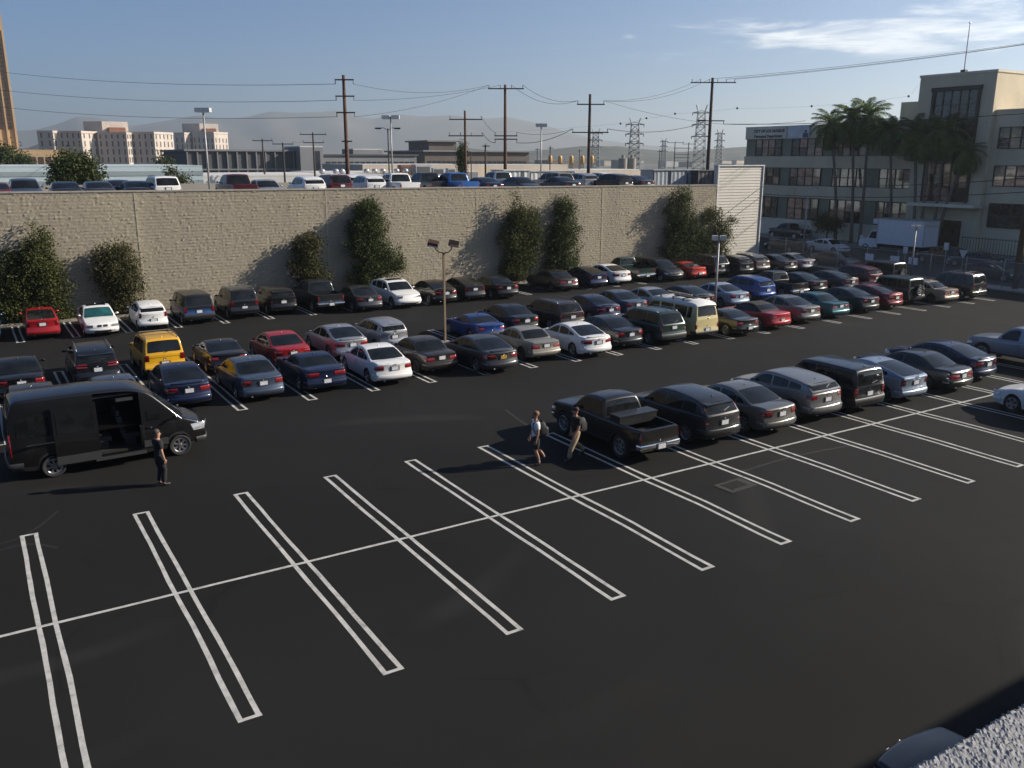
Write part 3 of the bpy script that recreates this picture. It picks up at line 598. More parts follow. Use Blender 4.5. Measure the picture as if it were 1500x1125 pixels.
def car_meshes(kind, s):
    """parts of one vehicle type: list of (name, mesh, parent index or None, location)"""
    L, W, wr = s['L'], s['W'], s['wr']; T = pchip(s['T']); Gp = s['G']; zb = s.get('zb', .2); rs = s.get('rs', .07); tum = s.get('tum', .34)
    wgf = s.get('wgf', .93); cf, crr = s.get('cf', .22), s.get('cr', .16); crown = s.get('crown', .035); zT = T(L*.5); Ra = wr+s.get('arch', .05)
    fn = lin(s.get('fn', [(0, .14), (.25, .08), (.36, .01), (.55, 0), (.66, .05), (.8, .09), (1.2, .12)]))
    rn = lin(s.get('rn', [(0, .16), (.22, .10), (.34, .01), (.58, 0), (.64, .05), (.85, .06), (1.0, .04), (2.0, .04)]))
    gw = lin([(0, .90), (.15, .925), (.36, .985), (.6, 1.0), (.82, .985), (1.0, .955), (1.5, .92)])
    Wx = lambda x: W*(1-s.get('tf', .12)*max(0, (L*.45-x)/(L*.45))**4-s.get('tr', .10)*max(0, (x-L*.55)/(L*.45))**4)
    wlo = lambda x, z: Wx(x)*gw(z/zT)
    def warp(x, y, z, g=False):
        q = (abs(y)/W)**2.2
        if not g:
            x += cf*q*min(1, max(0, 1-x/.9)) + fn(z)*min(1, max(0, 1-x/.25))
            x -= crr*q*min(1, max(0, (x-(L-.9))/.9)) + rn(z)*min(1, max(0, (x-(L-.25))/.25))
        return x
    # greenhouse curve
    C_ = chaikin(Gp, s.get('chk', 2)); C_ = np.array(C_); sl_ = np.concatenate([[0], np.cumsum(np.hypot(*np.diff(C_, axis=0).T))]); SL = sl_[-1]
    P0 = np.array(Gp); s0 = np.concatenate([[0], np.cumsum(np.hypot(*np.diff(P0, axis=0).T))]); s0 = s0/s0[-1]*SL
    Gx = lambda q: float(np.interp(q, sl_, C_[:, 0])); Gz_ = lambda q: float(np.interp(q, sl_, C_[:, 1]))
    xm = np.maximum.accumulate(C_[:, 0]+np.arange(len(C_))*1e-6); Gtop = lambda x: float(np.interp(x, xm, C_[:, 1], left=0, right=0))
    ip = int(np.argmax(C_[:, 1])); zrev = C_[ip:, 1][::-1]; xrev = C_[ip:, 0][::-1]
    rearx_g = lambda z: float(np.interp(z, np.maximum.accumulate(zrev+np.arange(len(zrev))*1e-6), xrev))
    xw0, xr1 = Gp[0][0], Gp[-1][0]
    def gwarp(x, y):
        q = (abs(y)/W)**2; x += s.get('gcf', .20)*q*min(1, max(0, 1-(x-xw0)/1.1)); x -= s.get('gcr', .14)*q*min(1, max(0, (x-(xr1-1.0))/1.0)); return x
    wg0 = lambda x: Wx(x)*wgf
    wgz = lambda x, z: wg0(x)-tum*max(0, z-T(min(max(x, 0), L)))
    loc = lambda x, y, z: (y, L/2-x, z)
    out = []
    seams = s.get('doors', []); hole = s.get('hole'); bed = s.get('bed')
    hood = s.get('hood', (.22, xw0+.02)); trunk = s.get('trunk')
    # ---- stations
    st = set(np.linspace(0, L, 40)); st |= {.02, .06, .12, .2, L-.2, L-.12, L-.06, L-.02}
    for xc in (s['xf'], s['xr']): st |= {xc+Ra*math.cos(a) for a in np.linspace(0, math.pi, 15)} | {xc+Ra+.005, xc-Ra-.005}
    hard = []
    for q in list(seams)+[hood[0], hood[1]]+(list(trunk) if trunk else []): hard += [q-.005, q+.005]
    if bed: hard += [bed[0]-.002, bed[0]+.002, bed[1]-.002, bed[1]+.002]
    if hole: hard += [hole[0], hole[1]]
    st = [x for x in st if 0 <= x <= L and all(abs(x-h_) > .012 for h_ in hard)]; st = sorted(st+[h_ for h_ in hard if 0 < h_ < L])
    def zl(x):
        z = zb+.05*max(0, 1-x/.5)+.08*max(0, (x-(L-.6))/.6)
        for xc in (s['xf'], s['xr']):
            if abs(x-xc) <= Ra+1e-6: z = max(z, wr+math.sqrt(max(0, Ra*Ra-(x-xc)**2)))
        return z
    ns = 8; rings = []
    for x in st:
        t_ = T(x); z0 = min(zl(x), t_-.12); zt = t_-rs; half = [(0, z0)]
        for k in range(ns): z = z0+(zt-z0)*k/(ns-1); half.append((wlo(x, z), z))
        ws = wlo(x, zt)
        for k in (1, 2, 3): a = k/3*math.pi/2; half.append((ws-rs*(1-math.cos(a)), zt+rs*math.sin(a)))
        wi = ws-rs; cw_ = crown*min(1, x/.4)*min(1, (L-x)/.4+.02)
        if bed and bed[0] < x < bed[1]: half += [(wi-.03, t_), (wi-.035, bed[2]), (wi*.5, bed[2]), (0, bed[2])]
        else: half += [(wi*f, t_+cw_*(1-f*f)) for f in (.75, .5, .25, 0)]
        ring = [loc(warp(x, y, z), y, z) for y, z in half]+[loc(warp(x, y, z), -y, z) for y, z in half[::-1][1:]]
        rings.append((x, ring, half))
    n = len(rings[0][2]); m = 2*n-1
    body = MB(); parts = {}
    for i in range(len(rings)-1):
        xa, xb = rings[i][0], rings[i+1][0]; xmid = (xa+xb)/2
        for j in range(m-1):
            jj = min(j, m-2-j); side = 1 if j < n-1 else -1; key = 'body'; mi = 0
            if jj == 0: mi = 1
            elif jj == 1 and s.get('clad', False): mi = 1
            elif jj <= ns+2:
                if any(abs(xmid-q) < .006 for q in seams) and jj >= 2: mi = 1
                elif hole and side == 1 and hole[0] <= xmid <= hole[1] and jj >= 1: continue
                else:
                    for a, b in zip(seams[:-1], seams[1:]):
                        if a < xmid < b and 2 <= jj: key = ('door', side, a)
            else:
                if any(abs(xmid-q) < .006 for q in hood) or (trunk and any(abs(xmid-q) < .006 for q in trunk)): mi = 1
                elif hood[0] < xmid < hood[1]: key = 'hood'
                elif trunk and trunk[0] < xmid < trunk[1]: key = 'trunk_lid'
                elif bed and bed[0] < xmid < bed[1] and jj > ns+3: mi = 1
            tgt = body if key == 'body' else parts.setdefault(key, MB())
            A, B_ = rings[i][1], rings[i+1][1]; tgt.add([A[j], A[j+1], B_[j+1], B_[j]], [(0, 1, 2, 3)], mi)
    for idx in (0, -1):       # nose and tail faces
        x, ring, half = rings[idx]; rows = half[1:ns+4]; Pg = []
        for (w_, z) in rows: Pg.append([loc(warp(x, w_*f, z), w_*f, z) for f in np.linspace(1, -1, 13)])
        body.grid(Pg)
        Pu = [[loc(warp(x, w_*f, rows[0][1]), w_*f, rows[0][1]) for f in np.linspace(1, -1, 13)] for w_ in (rows[0][0],)]
    # ---- greenhouse shell
    sg = np.linspace(0, SL, 46); gr = []
    gl = MB()
    for q in sg:
        x, g_ = Gx(q), Gz_(q); t_ = T(min(max(x, 0), L))-.06; rr = min(.07, max(.005, (g_-t_)*.5)); zt = max(t_+.005, g_-rr); half = []
        for k in range(5): z = t_+(zt-t_)*k/4; half.append((wgz(x, z), z))
        ws = half[-1][0]
        for k in (1, 2, 3): a = k/3*math.pi/2; half.append((ws-rr*(1-math.cos(a)), zt+rr*math.sin(a)))
        wi = ws-rr; cw_ = s.get('rcrown', .03)*min(1, max(0, (g_-T(min(x, L)))/.3)); half += [(wi*f, zt+rr+cw_*(1-f*f)) for f in (.75, .5, .25, 0)]
        gr.append((x, [loc(gwarp(x, y), y, z) for y, z in half]+[loc(gwarp(x, y), -y, z) for y, z in half[::-1][1:]], half))
    ng = len(gr[0][2]); mg = 2*ng-1
    for i in range(len(gr)-1):
        xmid = (gr[i][0]+gr[i+1][0])/2
        for j in range(mg-1):
            if hole and j < ng-1 and j <= 3 and hole[0] <= xmid <= hole[1]: continue
            A, B_ = gr[i][1], gr[i+1][1]; body.add([A[j], A[j+1], B_[j+1], B_[j]], [(0, 1, 2, 3)], 2)
    for idx in (0, -1):
        x, ring, half = gr[idx]; body.grid([[loc(gwarp(x, w_*f), w_*f, z) for f in np.linspace(1, -1, 7)] for (w_, z) in half[:8]], 2)
    import bmesh
    def fin(mb, name, mats, ang=38):
        me = mb.mesh(name, mats); bm = bmesh.new(); bm.from_mesh(me); bmesh.ops.remove_doubles(bm, verts=bm.verts, dist=.0008); bm.to_mesh(me); bm.free()
        me.polygons.foreach_set('use_smooth', [True]*len(me.polygons)); me.set_sharp_from_angle(angle=R(ang)); return me
    PA = [None, M['black'], None]
    bi = len(out); out.append(('body', fin(body, kind+'_body', PA), None, None))
    for key, mb in parts.items():
        if isinstance(key, tuple):
            di = len(out); out.append(('door', fin(mb, kind+'_door', PA), None, None)); sd, a = key[1], key[2]
            b = seams[seams.index(a)+1]; hx = b-.16; hz_ = T(hx)-.14
            hb = MB(); hb.tube([loc(warp(hx-.10, wlo(hx, hz_), hz_), sd*(wlo(hx-.1, hz_)+.004), hz_), loc(hx-.05, sd*(wlo(hx, hz_)+.035), hz_), loc(hx+.03, sd*(wlo(hx, hz_)+.035), hz_), loc(hx+.08, sd*(wlo(hx+.08, hz_)+.004), hz_)], .016, 6)
            out.append(('handle', hb.mesh(kind+'_handle', [None if s.get('hpaint', True) else M['black']], True), di, None))
        else: out.append((key, fin(mb, kind+'_'+key, PA), None, None))
    # ---- glazing
    gm = s.get('glassmat', 'glass')
    def glz(qa, qb, name, mat, inset=.05, lift=.008, yfrac=1.0, nq=9):
        P = []
        for k in range(nq):
            q = qa+(qb-qa)*k/(nq-1); x, g_ = Gx(q), Gz_(q); dx, dz = Gx(q+.02)-Gx(q-.02), Gz_(q+.02)-Gz_(q-.02); l = math.hypot(dx, dz) or 1; nx_, nz_ = -dz/l, dx/l
            rr = .07; ws = wgz(x, g_-rr); yw = max(.05, ws-rr*.6-inset)*yfrac; wi = max(ws-rr, .1); cw_ = s.get('rcrown', .03)*min(1, max(0, (g_-T(min(x, L)))/.3))
            if k in (0, nq-1): yw -= .03
            P.append([loc(gwarp(x, y)+nx_*lift, y, g_+cw_*max(0, 1-(y/wi)**2)+nz_*lift) for y in np.linspace(-yw, yw, 11)])
        mb = MB(); mb.grid(P); return out.append((name, mb.mesh(kind+'_'+name, [M[mat]], True), None, None))
    a, b, c_, d_ = s.get('gi', (0, 1, len(Gp)-2, len(Gp)-1))
    glz(s0[a]+.05, s0[b]-.02+s.get('wsx', 0), 'windscreen', s.get('wsmat', gm))
    if s.get('sunroof'): glz(s0[b]+.30, s0[b]+.95, 'sunroof', 'glass', .16, .01)
    if s.get('rearglass', True): glz(s0[c_]+s.get('rg0', .03), s0[c_]+(s0[d_]-s0[c_])*s.get('rgf', 1.0)-.07, 'rear_window', s.get('rgmat', gm))
    for sd in (1, -1):
        for (xa, xb) in s['panes']:
            if hole and sd == 1 and xa < hole[1] and xb > hole[0]: continue
            cols = []
            for x in np.linspace(xa, xb, 12):
                z0, z1 = T(x)+s.get('plo', .03), Gtop(x)-s.get('phi', .10)
                if z1-z0 < .015: continue
                if xb-xa > .3:
                    e = min((x-xa), (xb-x))/.05
                    if e < 1: z1 -= .025*(1-e); z0 += .012*(1-e)
                cols.append([loc(gwarp(x, wgz(x, z)), sd*(wgz(x, z)+.007), z) for z in np.linspace(z0, z1, 5)])
            if len(cols) > 2: mb = MB(); mb.grid(cols); out.append(('side_window', mb.mesh(kind+'_side_window', [M[gm]], True), None, None))
    # ---- wrapped pieces: lamps, bumpers
    def surf(x, z): return wlo(x, z) if z < T(min(max(x, 0), L))-.02 else wgz(x, z)
    def path(rear, ya, dside, z, n1=6, n2=6, full=False):
        """points round a rear or front corner at height z, from y=ya out and along the side"""
        low = z < T(L-.03 if rear else .03)-.01
        xe = (L if low else rearx_g(z)) if rear else 0.0
        wE = surf(min(max(xe, 0), L), z); pts = []
        for k in range(n1): y = ya+(wE-ya)*k/(n1-1); pts.append((warp(xe, y, z) if low else gwarp(xe, y), y))
        for k in range(1, n2+1):
            x = xe-dside*k/n2 if rear else xe+dside*k/n2; w_ = surf(x, z); pts.append((warp(x, w_, z) if low else gwarp(x, w_), w_))
        return pts
    def wrap(name, mat, rear, ya, dside, zs, offs, parent=None, paint_=False, both=True, mats=None, dl=0.0):
        for sd in ((1, -1) if both else (0,)):
            P = []
            for r_, (z, of) in enumerate(zip(zs, offs)):
                ps = path(rear, ya, dside+dl*r_, z)
                if not both: ps = [(x, -y) for x, y in ps[::-1]][:-1]+ps
                row = []
                for k, (x, y) in enumerate(ps):
                    a_, b_ = ps[max(k-1, 0)], ps[min(k+1, len(ps)-1)]; tx, ty = b_[0]-a_[0], b_[1]-a_[1]; l = math.hypot(tx, ty) or 1
                    nx_, ny_ = (ty/l, -tx/l)
                    if (nx_ < 0) == rear and abs(nx_) > abs(ny_): nx_, ny_ = -nx_, -ny_
                    elif abs(ny_) >= abs(nx_) and ny_*(y if y else 1) < 0: nx_, ny_ = -nx_, -ny_
                    row.append(loc(x+nx_*of, (sd or 1)*(y+ny_*of), z))
                P.append(row)
            mb = MB(); mb.grid(P); out.append((name, mb.mesh(kind+'_'+name, [None] if paint_ else [M[mat]], True, 50), parent, None))
    tz0, tz1, tya, tds = s.get('tail', (.72, .90, .55, .22)); h2 = (tz1-tz0)
    wrap('tail_light', 'red_lens', True, tya, tds, (tz0, tz0+.01, tz1-.01, tz1), (.0, .012, .012, .0))
    if s.get('tail2'): wrap('reverse_light', 'clear_lens', True, s['tail2'][2], s['tail2'][3], (s['tail2'][0], s['tail2'][0]+.01, s['tail2'][1]-.01, s['tail2'][1]), (.003, .016, .016, .003))
    hz0, hz1, hya, hds = s.get('headl', (.56, .70, .48, .30)); wrap('headlight', 'clear_lens', False, hya, hds, (hz0, hz0+.01, hz1-.01, hz1), (.0, .012, .012, .0))
    bz0, bz1 = s.get('rbump', (.33, .55)); bp = s.get('bumpmat'); bo = s.get('bo', .03)
    wrap('rear_bumper', bp, True, .0, s.get('bl', .38), (bz0, bz0+.03, (bz0+bz1)/2, bz1-.03, bz1), (.0, bo*.8, bo, bo*.9, 0), paint_=not bp, both=False)
    wrap('front_bumper', bp, False, .0, s.get('bl', .38), (bz0-.04, bz0, (bz0+bz1)/2-.03, bz1-.09, bz1-.06), (.0, bo*.8, bo, bo*.9, 0), paint_=not bp, both=False)
    wrap('rear_valance', 'black', True, .0, .05, (zb+.06, zb+.08, bz0-.03, bz0-.01), (.0, .015, .02, .005), both=False)
    # grille
    gz0, gz1, gyw = s.get('grille', (.56, .68, .40)); mb = MB(); mb.grid([[loc(warp(0, y, z)-.012, y, z) for y in np.linspace(-gyw, gyw, 9)] for z in np.linspace(gz0, gz1, 4)]); 
    if s.get('twin'):
        mb = MB(); [mb.grid([[loc(warp(0, y, z)-.014, y, z) for y in np.linspace(sd*.04, sd*.26, 6)] for z in np.linspace(gz0, gz1, 4)]) for sd in (1, -1)]
    out.append(('grille', mb.mesh(kind+'_grille', [M['black']], True), None, None))
    mb = MB(); mb.grid([[loc(warp(0, y, z)-.034, y, z) for y in np.linspace(-.42, .42, 7)] for z in (.27, .33, .39)]); out.append(('lower_grille', mb.mesh(kind+'_lower_grille', [M['black']], True), None, None))
    # plate on the tail
    pz = s.get('plate', .76); px_ = warp(L, 0, pz) if pz < T(L-.02) else rearx_g(pz)
    if bz0 < pz < bz1: px_ += bo
    mb = MB(); mb.box(loc(px_+.010, 0, pz), (.42, .02, .20), mi=1); mb.box(loc(px_+.022, 0, pz), (.31, .012, .16), mi=0); out.append(('number_plate', mb.mesh(kind+'_plate', [M['plate'], M['black']]), None, None))
    mb = MB(); bz_ = min(pz+.20, T(L-.05)-.07) if s.get('badge', True) else pz+.3; mb.lathe([(.001, .014), (.03, .011), (.036, 0)], 12, 'Y', (0, L/2-warp(L, 0, bz_)-.022, bz_)); out.append(('badge', mb.mesh(kind+'_badge', [M['chrome']], True), None, None))
    if s.get('trim'):
        z0, z1 = s['trim']; mb = MB(); mb.grid([[loc(warp(L, y, z)+.014, y, z) for y in np.linspace(-W*.62, W*.62, 9)] for z in (z0, (z0+z1)/2, z1)]); out.append(('trunk_trim', mb.mesh(kind+'_trim', [M['chrome']], True), None, None))
    # mirrors
    mx_ = s.get('mirror', xw0+.52)
    for sd in (1, -1):
        mb = MB(); w_ = wgz(mx_, T(mx_)+.08); mb.tube([loc(mx_, sd*(w_-.02), T(mx_)+.06), loc(mx_-.01, sd*(w_+.10), T(mx_)+.09)], .022, 6)
        cx_, cz_ = sd*(w_+.19), T(mx_)+.12; mb.lathe([(.01, .07), (.055, .055), (.085, .01), (.085, -.02), (.01, -.025)], 10, 'Y', (0, 0, 0)); nb = 10*5
        mb.v[-nb:] = [(cx_+v_[0]*1.0-sd*.03, L/2-mx_+v_[1], cz_-.02+v_[2]*.7) for v_ in mb.v[-nb:]]
        out.append(('mirror', mb.mesh(kind+'_mirror', [None], True), None, None))
    # roof furniture
    if s.get('rails'):
        xa, xb = s['rails']
        for sd in (1, -1):
            mb = MB(); pp = [];
            for k in range(9):
                x = xa+(xb-xa)*k/8; y = (wgz(x, Gtop(x))-.06); zz = Gtop(x)+(.075 if 0 < k < 8 else .0); pp.append(loc(x, sd*y, zz))
            mb.tube(pp, .019, 6); out.append(('roof_rail', mb.mesh(kind+'_rail', [M[s.get('railmat', 'rail')]], True), None, None))
        if s.get('bars'):
            for x in (xa+.25*(xb-xa), xa+.75*(xb-xa)):
                mb = MB(); y = wgz(x, Gtop(x))-.06; mb.box(loc(x, 0, Gtop(x)+.10), (2*y, .06, .03)); out.append(('roof_bar', mb.mesh(kind+'_bar', [M[s.get('railmat', 'rail')]]), None, None))
    if s.get('spoiler'):
        x = Gx(s0[c_]); mb = MB(); y = wgz(x, Gtop(x))-.05; z = Gz_(s0[c_]); mb.add([loc(x-.12, -y, z+.03), loc(x-.12, y, z+.03), loc(x+.16, y-.05, z-.01), loc(x+.16, -y+.05, z-.01), loc(x+.16, y-.05, z-.05), loc(x+.16, -y+.05, z-.05), loc(x, y, z-.05), loc(x, -y, z-.05)], [(0, 1, 2, 3), (3, 2, 4, 5), (5, 4, 6, 7), (1, 6, 4, 2), (0, 3, 5, 7)]); out.append(('spoiler', mb.mesh(kind+'_spoiler', [None]), None, None))
    if s.get('lipspoiler'):
        mb = MB(); mb.tube([loc(warp(L-.1, y, 1.0), y, T(L-.1)+.035) for y in np.linspace(-W*.72, W*.72, 9)], .028, 6); out.append(('spoiler', mb.mesh(kind+'_lip', [None], True), None, None))
    if s.get('antenna', True):
        x = Gx(s0[c_])-.25; mb = MB(); mb.lathe([(.035, 0), (.03, .03), (.008, .07), (.001, .072)], 8, 'Z', loc(x, 0, Gtop(x)+.02)); out.append(('antenna', mb.mesh(kind+'_antenna', [None], True), None, None))
    if s.get('wiper', False):
        z = s.get('wiperz', T(L-.1)+.12); x = rearx_g(z); mb = MB(); mb.tube([loc(x+.03, .02, z), loc(rearx_g(z+.08)+.03, .34, z+.08)], .012, 5); out.append(('wiper', mb.mesh(kind+'_wiper', [M['black']]), None, None))
    if s.get('toolbox'):
        x = bed[0]+.32; mb = MB(); mb.box(loc(x, 0, T(x)+.03), (W*1.78, .5, .30)); mb.box(loc(x, 0, T(x)+.20), (W*1.84, .55, .05)); out.append(('tool_box', mb.mesh(kind+'_toolbox', [M['toolbox']]), None, None))
    if s.get('spare'):
        out.append(('spare_wheel', 'SPARE', None, loc(L+.10, .06, .98)))
    # exhaust
    mb = MB(); mb.tube([loc(L-.35, -W*.55, zb+.09), loc(L-.06, -W*.55, zb+.08)], .035, 8); out.append(('exhaust', mb.mesh(kind+'_exhaust', [M['galv']], True), None, None))
    # wheels: track
    tr_ = W-s.get('ti', .115)
    for xc in (s['xf'], s['xr']):
        for sd in (1, -1): out.append(('wheel', ('WHEEL', wr, s.get('rim', 'alloy')), None, (sd*tr_, L/2-xc, wr, sd)))
    return out

_W = {}
def wheel_mesh(wr, style):
    k = (round(wr, 3), style)
    if k in _W: return _W[k]
    ty = MB(); r = wr; hw = .105; ri = r*.66
    ty.lathe([(ri, -hw*.8), (ri+.02, -hw), (r*.93, -hw), (r*.985, -hw*.75), (r, -hw*.3), (r, hw*.3), (r*.985, hw*.75), (r*.93, hw), (ri+.02, hw), (ri, hw*.8), (ri*.97, hw*.3)], 28, 'X')
    rm = MB(); rm.lathe([(ri*1.02, hw*.86), (ri*.97, hw*.90), (ri*.90, hw*.74), (ri*.88, hw*.2), (.001, hw*.1)], 24, 'X', mis=[0, 0, 0, 1])
    n = 7 if style == 'alloy' else (5 if style == 'alloy5' else 9)
    for i in range(n):
        a = 2*math.pi*i/n; w_ = ri*(.17 if n == 7 else (.26 if n == 5 else .12)); ca, sa = math.cos(a), math.sin(a)
        q = [(.035, -w_*.7), (ri*.93, -w_), (ri*.93, w_), (.035, w_*.7)]
        vs_ = [(hw*.83-.02*(1-rr/ri), rr*ca-t_*sa, rr*sa+t_*ca) for rr, t_ in q]+[(hw*.45, rr*ca-t_*sa, rr*sa+t_*ca) for rr, t_ in q]
        rm.add(vs_, [(0, 1, 2, 3), (0, 4, 5, 1), (2, 6, 7, 3), (1, 5, 6, 2)], 0)
    rm.lathe([(.001, hw*.95), (.06, hw*.92), (.075, hw*.6)], 12, 'X')
    _W[k] = (ty.mesh('wheel_tyre', [M['tyre']], True, 50), rm.mesh('wheel_rim', [M['steelwheel'] if style == 'steel' else M['alloy'], M['under']], True, 35)); return _W[k]
M['toolbox'] = plain('black_tool_box', (.045, .047, .05), .35, .5, var=.2)

SP = {}
def spec(name, base=None, **kw): d = dict(SP[base]) if base else {}; d.update(kw); SP[name] = d
spec('sedan', L=4.80, W=.915, wr=.335, xf=.95, xr=3.72, T=[(0, .64), (.15, .74), (.6, .84), (1.25, .94), (2.6, .95), (3.6, 1.0), (4.3, 1.06), (4.7, 1.04), (4.8, .98)],
     G=[(1.12, .92), (1.98, 1.40), (2.55, 1.465), (3.15, 1.41), (4.12, 1.05)], doors=[1.42, 2.42, 3.42], panes=[(1.45, 2.40), (2.48, 3.25), (3.29, 3.72)], trunk=(4.10, 4.74), tail=(.74, .93, .50, .24), plate=.80, hood=(.24, 1.14))
spec('sedan_fast', 'sedan', L=4.86, T=[(0, .62), (.15, .73), (.6, .83), (1.2, .93), (2.6, .95), (3.6, 1.01), (4.4, 1.07), (4.76, 1.05), (4.86, .98)], G=[(1.05, .90), (2.0, 1.38), (2.6, 1.455), (3.2, 1.40), (4.42, 1.06)], trunk=(4.40, 4.80), tail=(.74, .92, .42, .32), panes=[(1.45, 2.40), (2.48, 3.30), (3.34, 3.86)], xr=3.78, cr=.2, rim='alloy5', lipspoiler=True)
spec('sedan_box', 'sedan', L=4.70, W=.875, wr=.315, T=[(0, .66), (.12, .76), (.6, .84), (1.3, .92), (2.6, .93), (3.6, .97), (4.2, 1.0), (4.6, .99), (4.7, .95)], G=[(1.25, .90), (1.95, 1.35), (2.5, 1.41), (3.2, 1.37), (3.88, .99)], tail=(.68, .84, .40, .16), trunk=(3.90, 4.64), cf=.14, cr=.08, panes=[(1.5, 2.42), (2.48, 3.22), (3.26, 3.55)], xr=3.66, rim='steel')
spec('sedan_long', 'sedan', L=5.05, W=.93, wr=.335, xf=1.0, xr=3.85, T=[(0, .64), (.15, .74), (.7, .84), (1.45, .92), (2.8, .94), (3.8, .97), (4.6, 1.0), (4.95, .96), (5.05, .88)], G=[(1.35, .90), (2.2, 1.36), (2.8, 1.42), (3.4, 1.38), (4.25, .99)], doors=[1.62, 2.65, 3.62], panes=[(1.7, 2.62), (2.7, 3.45), (3.5, 3.82)], trunk=(4.28, 4.95), tail=(.64, .82, .30, .20), plate=.74, rim='steel')
spec('coupe', 'sedan', L=4.45, W=.90, wr=.335, xf=.88, xr=3.46, T=[(0, .60), (.15, .70), (.6, .80), (1.3, .88), (2.5, .90), (3.2, .97), (4.0, .99), (4.35, .99), (4.45, .93)], G=[(1.2, .86), (2.05, 1.25), (2.5, 1.30), (3.0, 1.24), (3.92, .97)], doors=[1.50, 2.85], panes=[(1.55, 2.75), (2.82, 3.25)], trunk=(3.95, 4.38), tail=(.70, .85, .48, .18), plate=.52, wgf=.88, rim='alloy5', hood=(.25, 1.2))
spec('muscle', 'coupe', L=4.78, W=.94, wr=.35, xf=.96, xr=3.70, T=[(0, .64), (.1, .76), (.6, .86), (1.5, .95), (2.7, .96), (3.4, 1.03), (4.3, 1.06), (4.68, 1.05), (4.78, .98)], G=[(1.5, .93), (2.3, 1.33), (2.75, 1.39), (3.3, 1.33), (4.15, 1.04)], doors=[1.75, 3.1], panes=[(1.85, 3.0), (3.08, 3.5)], trunk=(4.2, 4.7), tail=(.74, .92, .34, .10), plate=.55, cr=.08, hood=(.25, 1.5))
spec('convertible', 'coupe', L=4.60, T=[(0, .62), (.15, .72), (.6, .82), (1.3, .92), (2.6, .93), (3.4, .98), (4.1, 1.0), (4.5, .99), (4.6, .93)], G=[(1.2, .9), (1.95, 1.33), (2.5, 1.40), (3.1, 1.33), (3.75, .98)], trunk=(3.85, 4.52), tail=(.70, .86, .45, .16), rgf=.8, plate=.60, xr=3.55)
spec('prius', 'sedan', L=4.46, W=.87, wr=.315, xf=.88, xr=3.58, T=[(0, .66), (.15, .78), (.6, .90), (1.1, .98), (2.4, .99), (3.4, 1.04), (4.1, 1.08), (4.40, 1.08), (4.46, 1.0)], G=[(.82, .92), (1.95, 1.42), (2.35, 1.49), (2.9, 1.44), (4.36, 1.13), (4.42, 1.06)], gi=(0, 1, 3, 4), doors=[1.3, 2.32, 3.25], panes=[(1.22, 2.30), (2.38, 3.15), (3.2, 3.6)], trunk=None, hood=(.24, .86), tail=(.76, 1.04, .62, .10), plate=.86, badge=False, gcr=.06, cr=.10, rim='steel')
spec('hatch_small', 'sedan', L=3.85, W=.845, wr=.30, xf=.78, xr=3.24, T=[(0, .68), (.15, .80), (.5, .92), (.95, 1.0), (2.2, 1.0), (3.2, 1.05), (3.70, 1.06), (3.85, .98)], G=[(.75, .95), (1.62, 1.47), (2.2, 1.53), (3.05, 1.47), (3.48, 1.38), (3.78, 1.05)], gi=(0, 1, 4, 5), doors=[1.08, 2.0, 2.95], panes=[(1.12, 1.98), (2.06, 2.82), (2.88, 3.3)], trunk=None, hood=(.24, .8), tail=(.78, 1.06, .62, .20), plate=.62, badge=True, spoiler=True, gcr=.08, cr=.14, cf=.26, rim='steel')
spec('fit', 'hatch_small', L=4.06, W=.85, wr=.31, xr=3.35, T=[(0, .68), (.15, .80), (.5, .92), (.95, .99), (2.2, 1.0), (3.3, 1.06), (3.95, 1.07), (4.06, 1.0)], G=[(.7, .95), (1.7, 1.46), (2.3, 1.53), (3.3, 1.48), (3.72, 1.42), (3.98, 1.06)], tail=(.82, 1.26, .66, .16), doors=[1.1, 2.08, 3.08], panes=[(1.05, 2.06), (2.14, 3.0), (3.06, 3.48)], plate=.80, rim='alloy')
spec('suv', 'sedan', L=4.57, W=.91, wr=.35, xf=.90, xr=3.55, zb=.26, T=[(0, .74), (.15, .90), (.6, 1.0), (1.2, 1.08), (2.5, 1.08), (3.5, 1.12), (4.40, 1.14), (4.57, 1.06)], G=[(1.05, 1.02), (1.82, 1.58), (2.4, 1.67), (3.5, 1.63), (4.12, 1.52), (4.50, 1.12)], gi=(0, 1, 4, 5), doors=[1.38, 2.38, 3.32], panes=[(1.42, 2.36), (2.44, 3.25), (3.31, 3.92)], trunk=None, hood=(.26, 1.08), tail=(.86, 1.36, .70, .12), plate=.86, headl=(.70, .86, .46, .32), grille=(.66, .82, .40), rbump=(.42, .66), clad=True, spoiler=True, gcr=.08, tum=.28, cr=.12, wiper=True, badge=True,
     fn=[(0, .16), (.3, .08), (.45, .01), (.68, 0), (.8, .04), (1.0, .09), (1.2, .12)], rn=[(0, .16), (.3, .08), (.42, .0), (.68, 0), (.72, .05), (1.0, .06), (2, .06)])
spec('crossover', 'suv', L=4.66, W=.93, rails=(1.95, 3.75), tail=(.94, 1.10, .40, .30), G=[(1.0, 1.02), (1.85, 1.56), (2.4, 1.645), (3.4, 1.60), (4.15, 1.48), (4.55, 1.12)], rim='alloy5', plate=.84)
spec('suv_low', 'suv', L=4.38, W=.95, wr=.37, xr=3.48, T=[(0, .78), (.15, .94), (.6, 1.03), (1.15, 1.09), (2.4, 1.12), (3.4, 1.2), (4.2, 1.23), (4.38, 1.12)], G=[(.98, 1.04), (1.72, 1.54), (2.2, 1.62), (3.3, 1.56), (3.92, 1.48), (4.28, 1.22)], doors=[1.34, 2.32, 3.2], panes=[(1.36, 2.30), (2.38, 3.12), (3.18, 3.75)], tail=(.94, 1.10, .58, .30), plate=.90, rim='alloy5', clad=True)
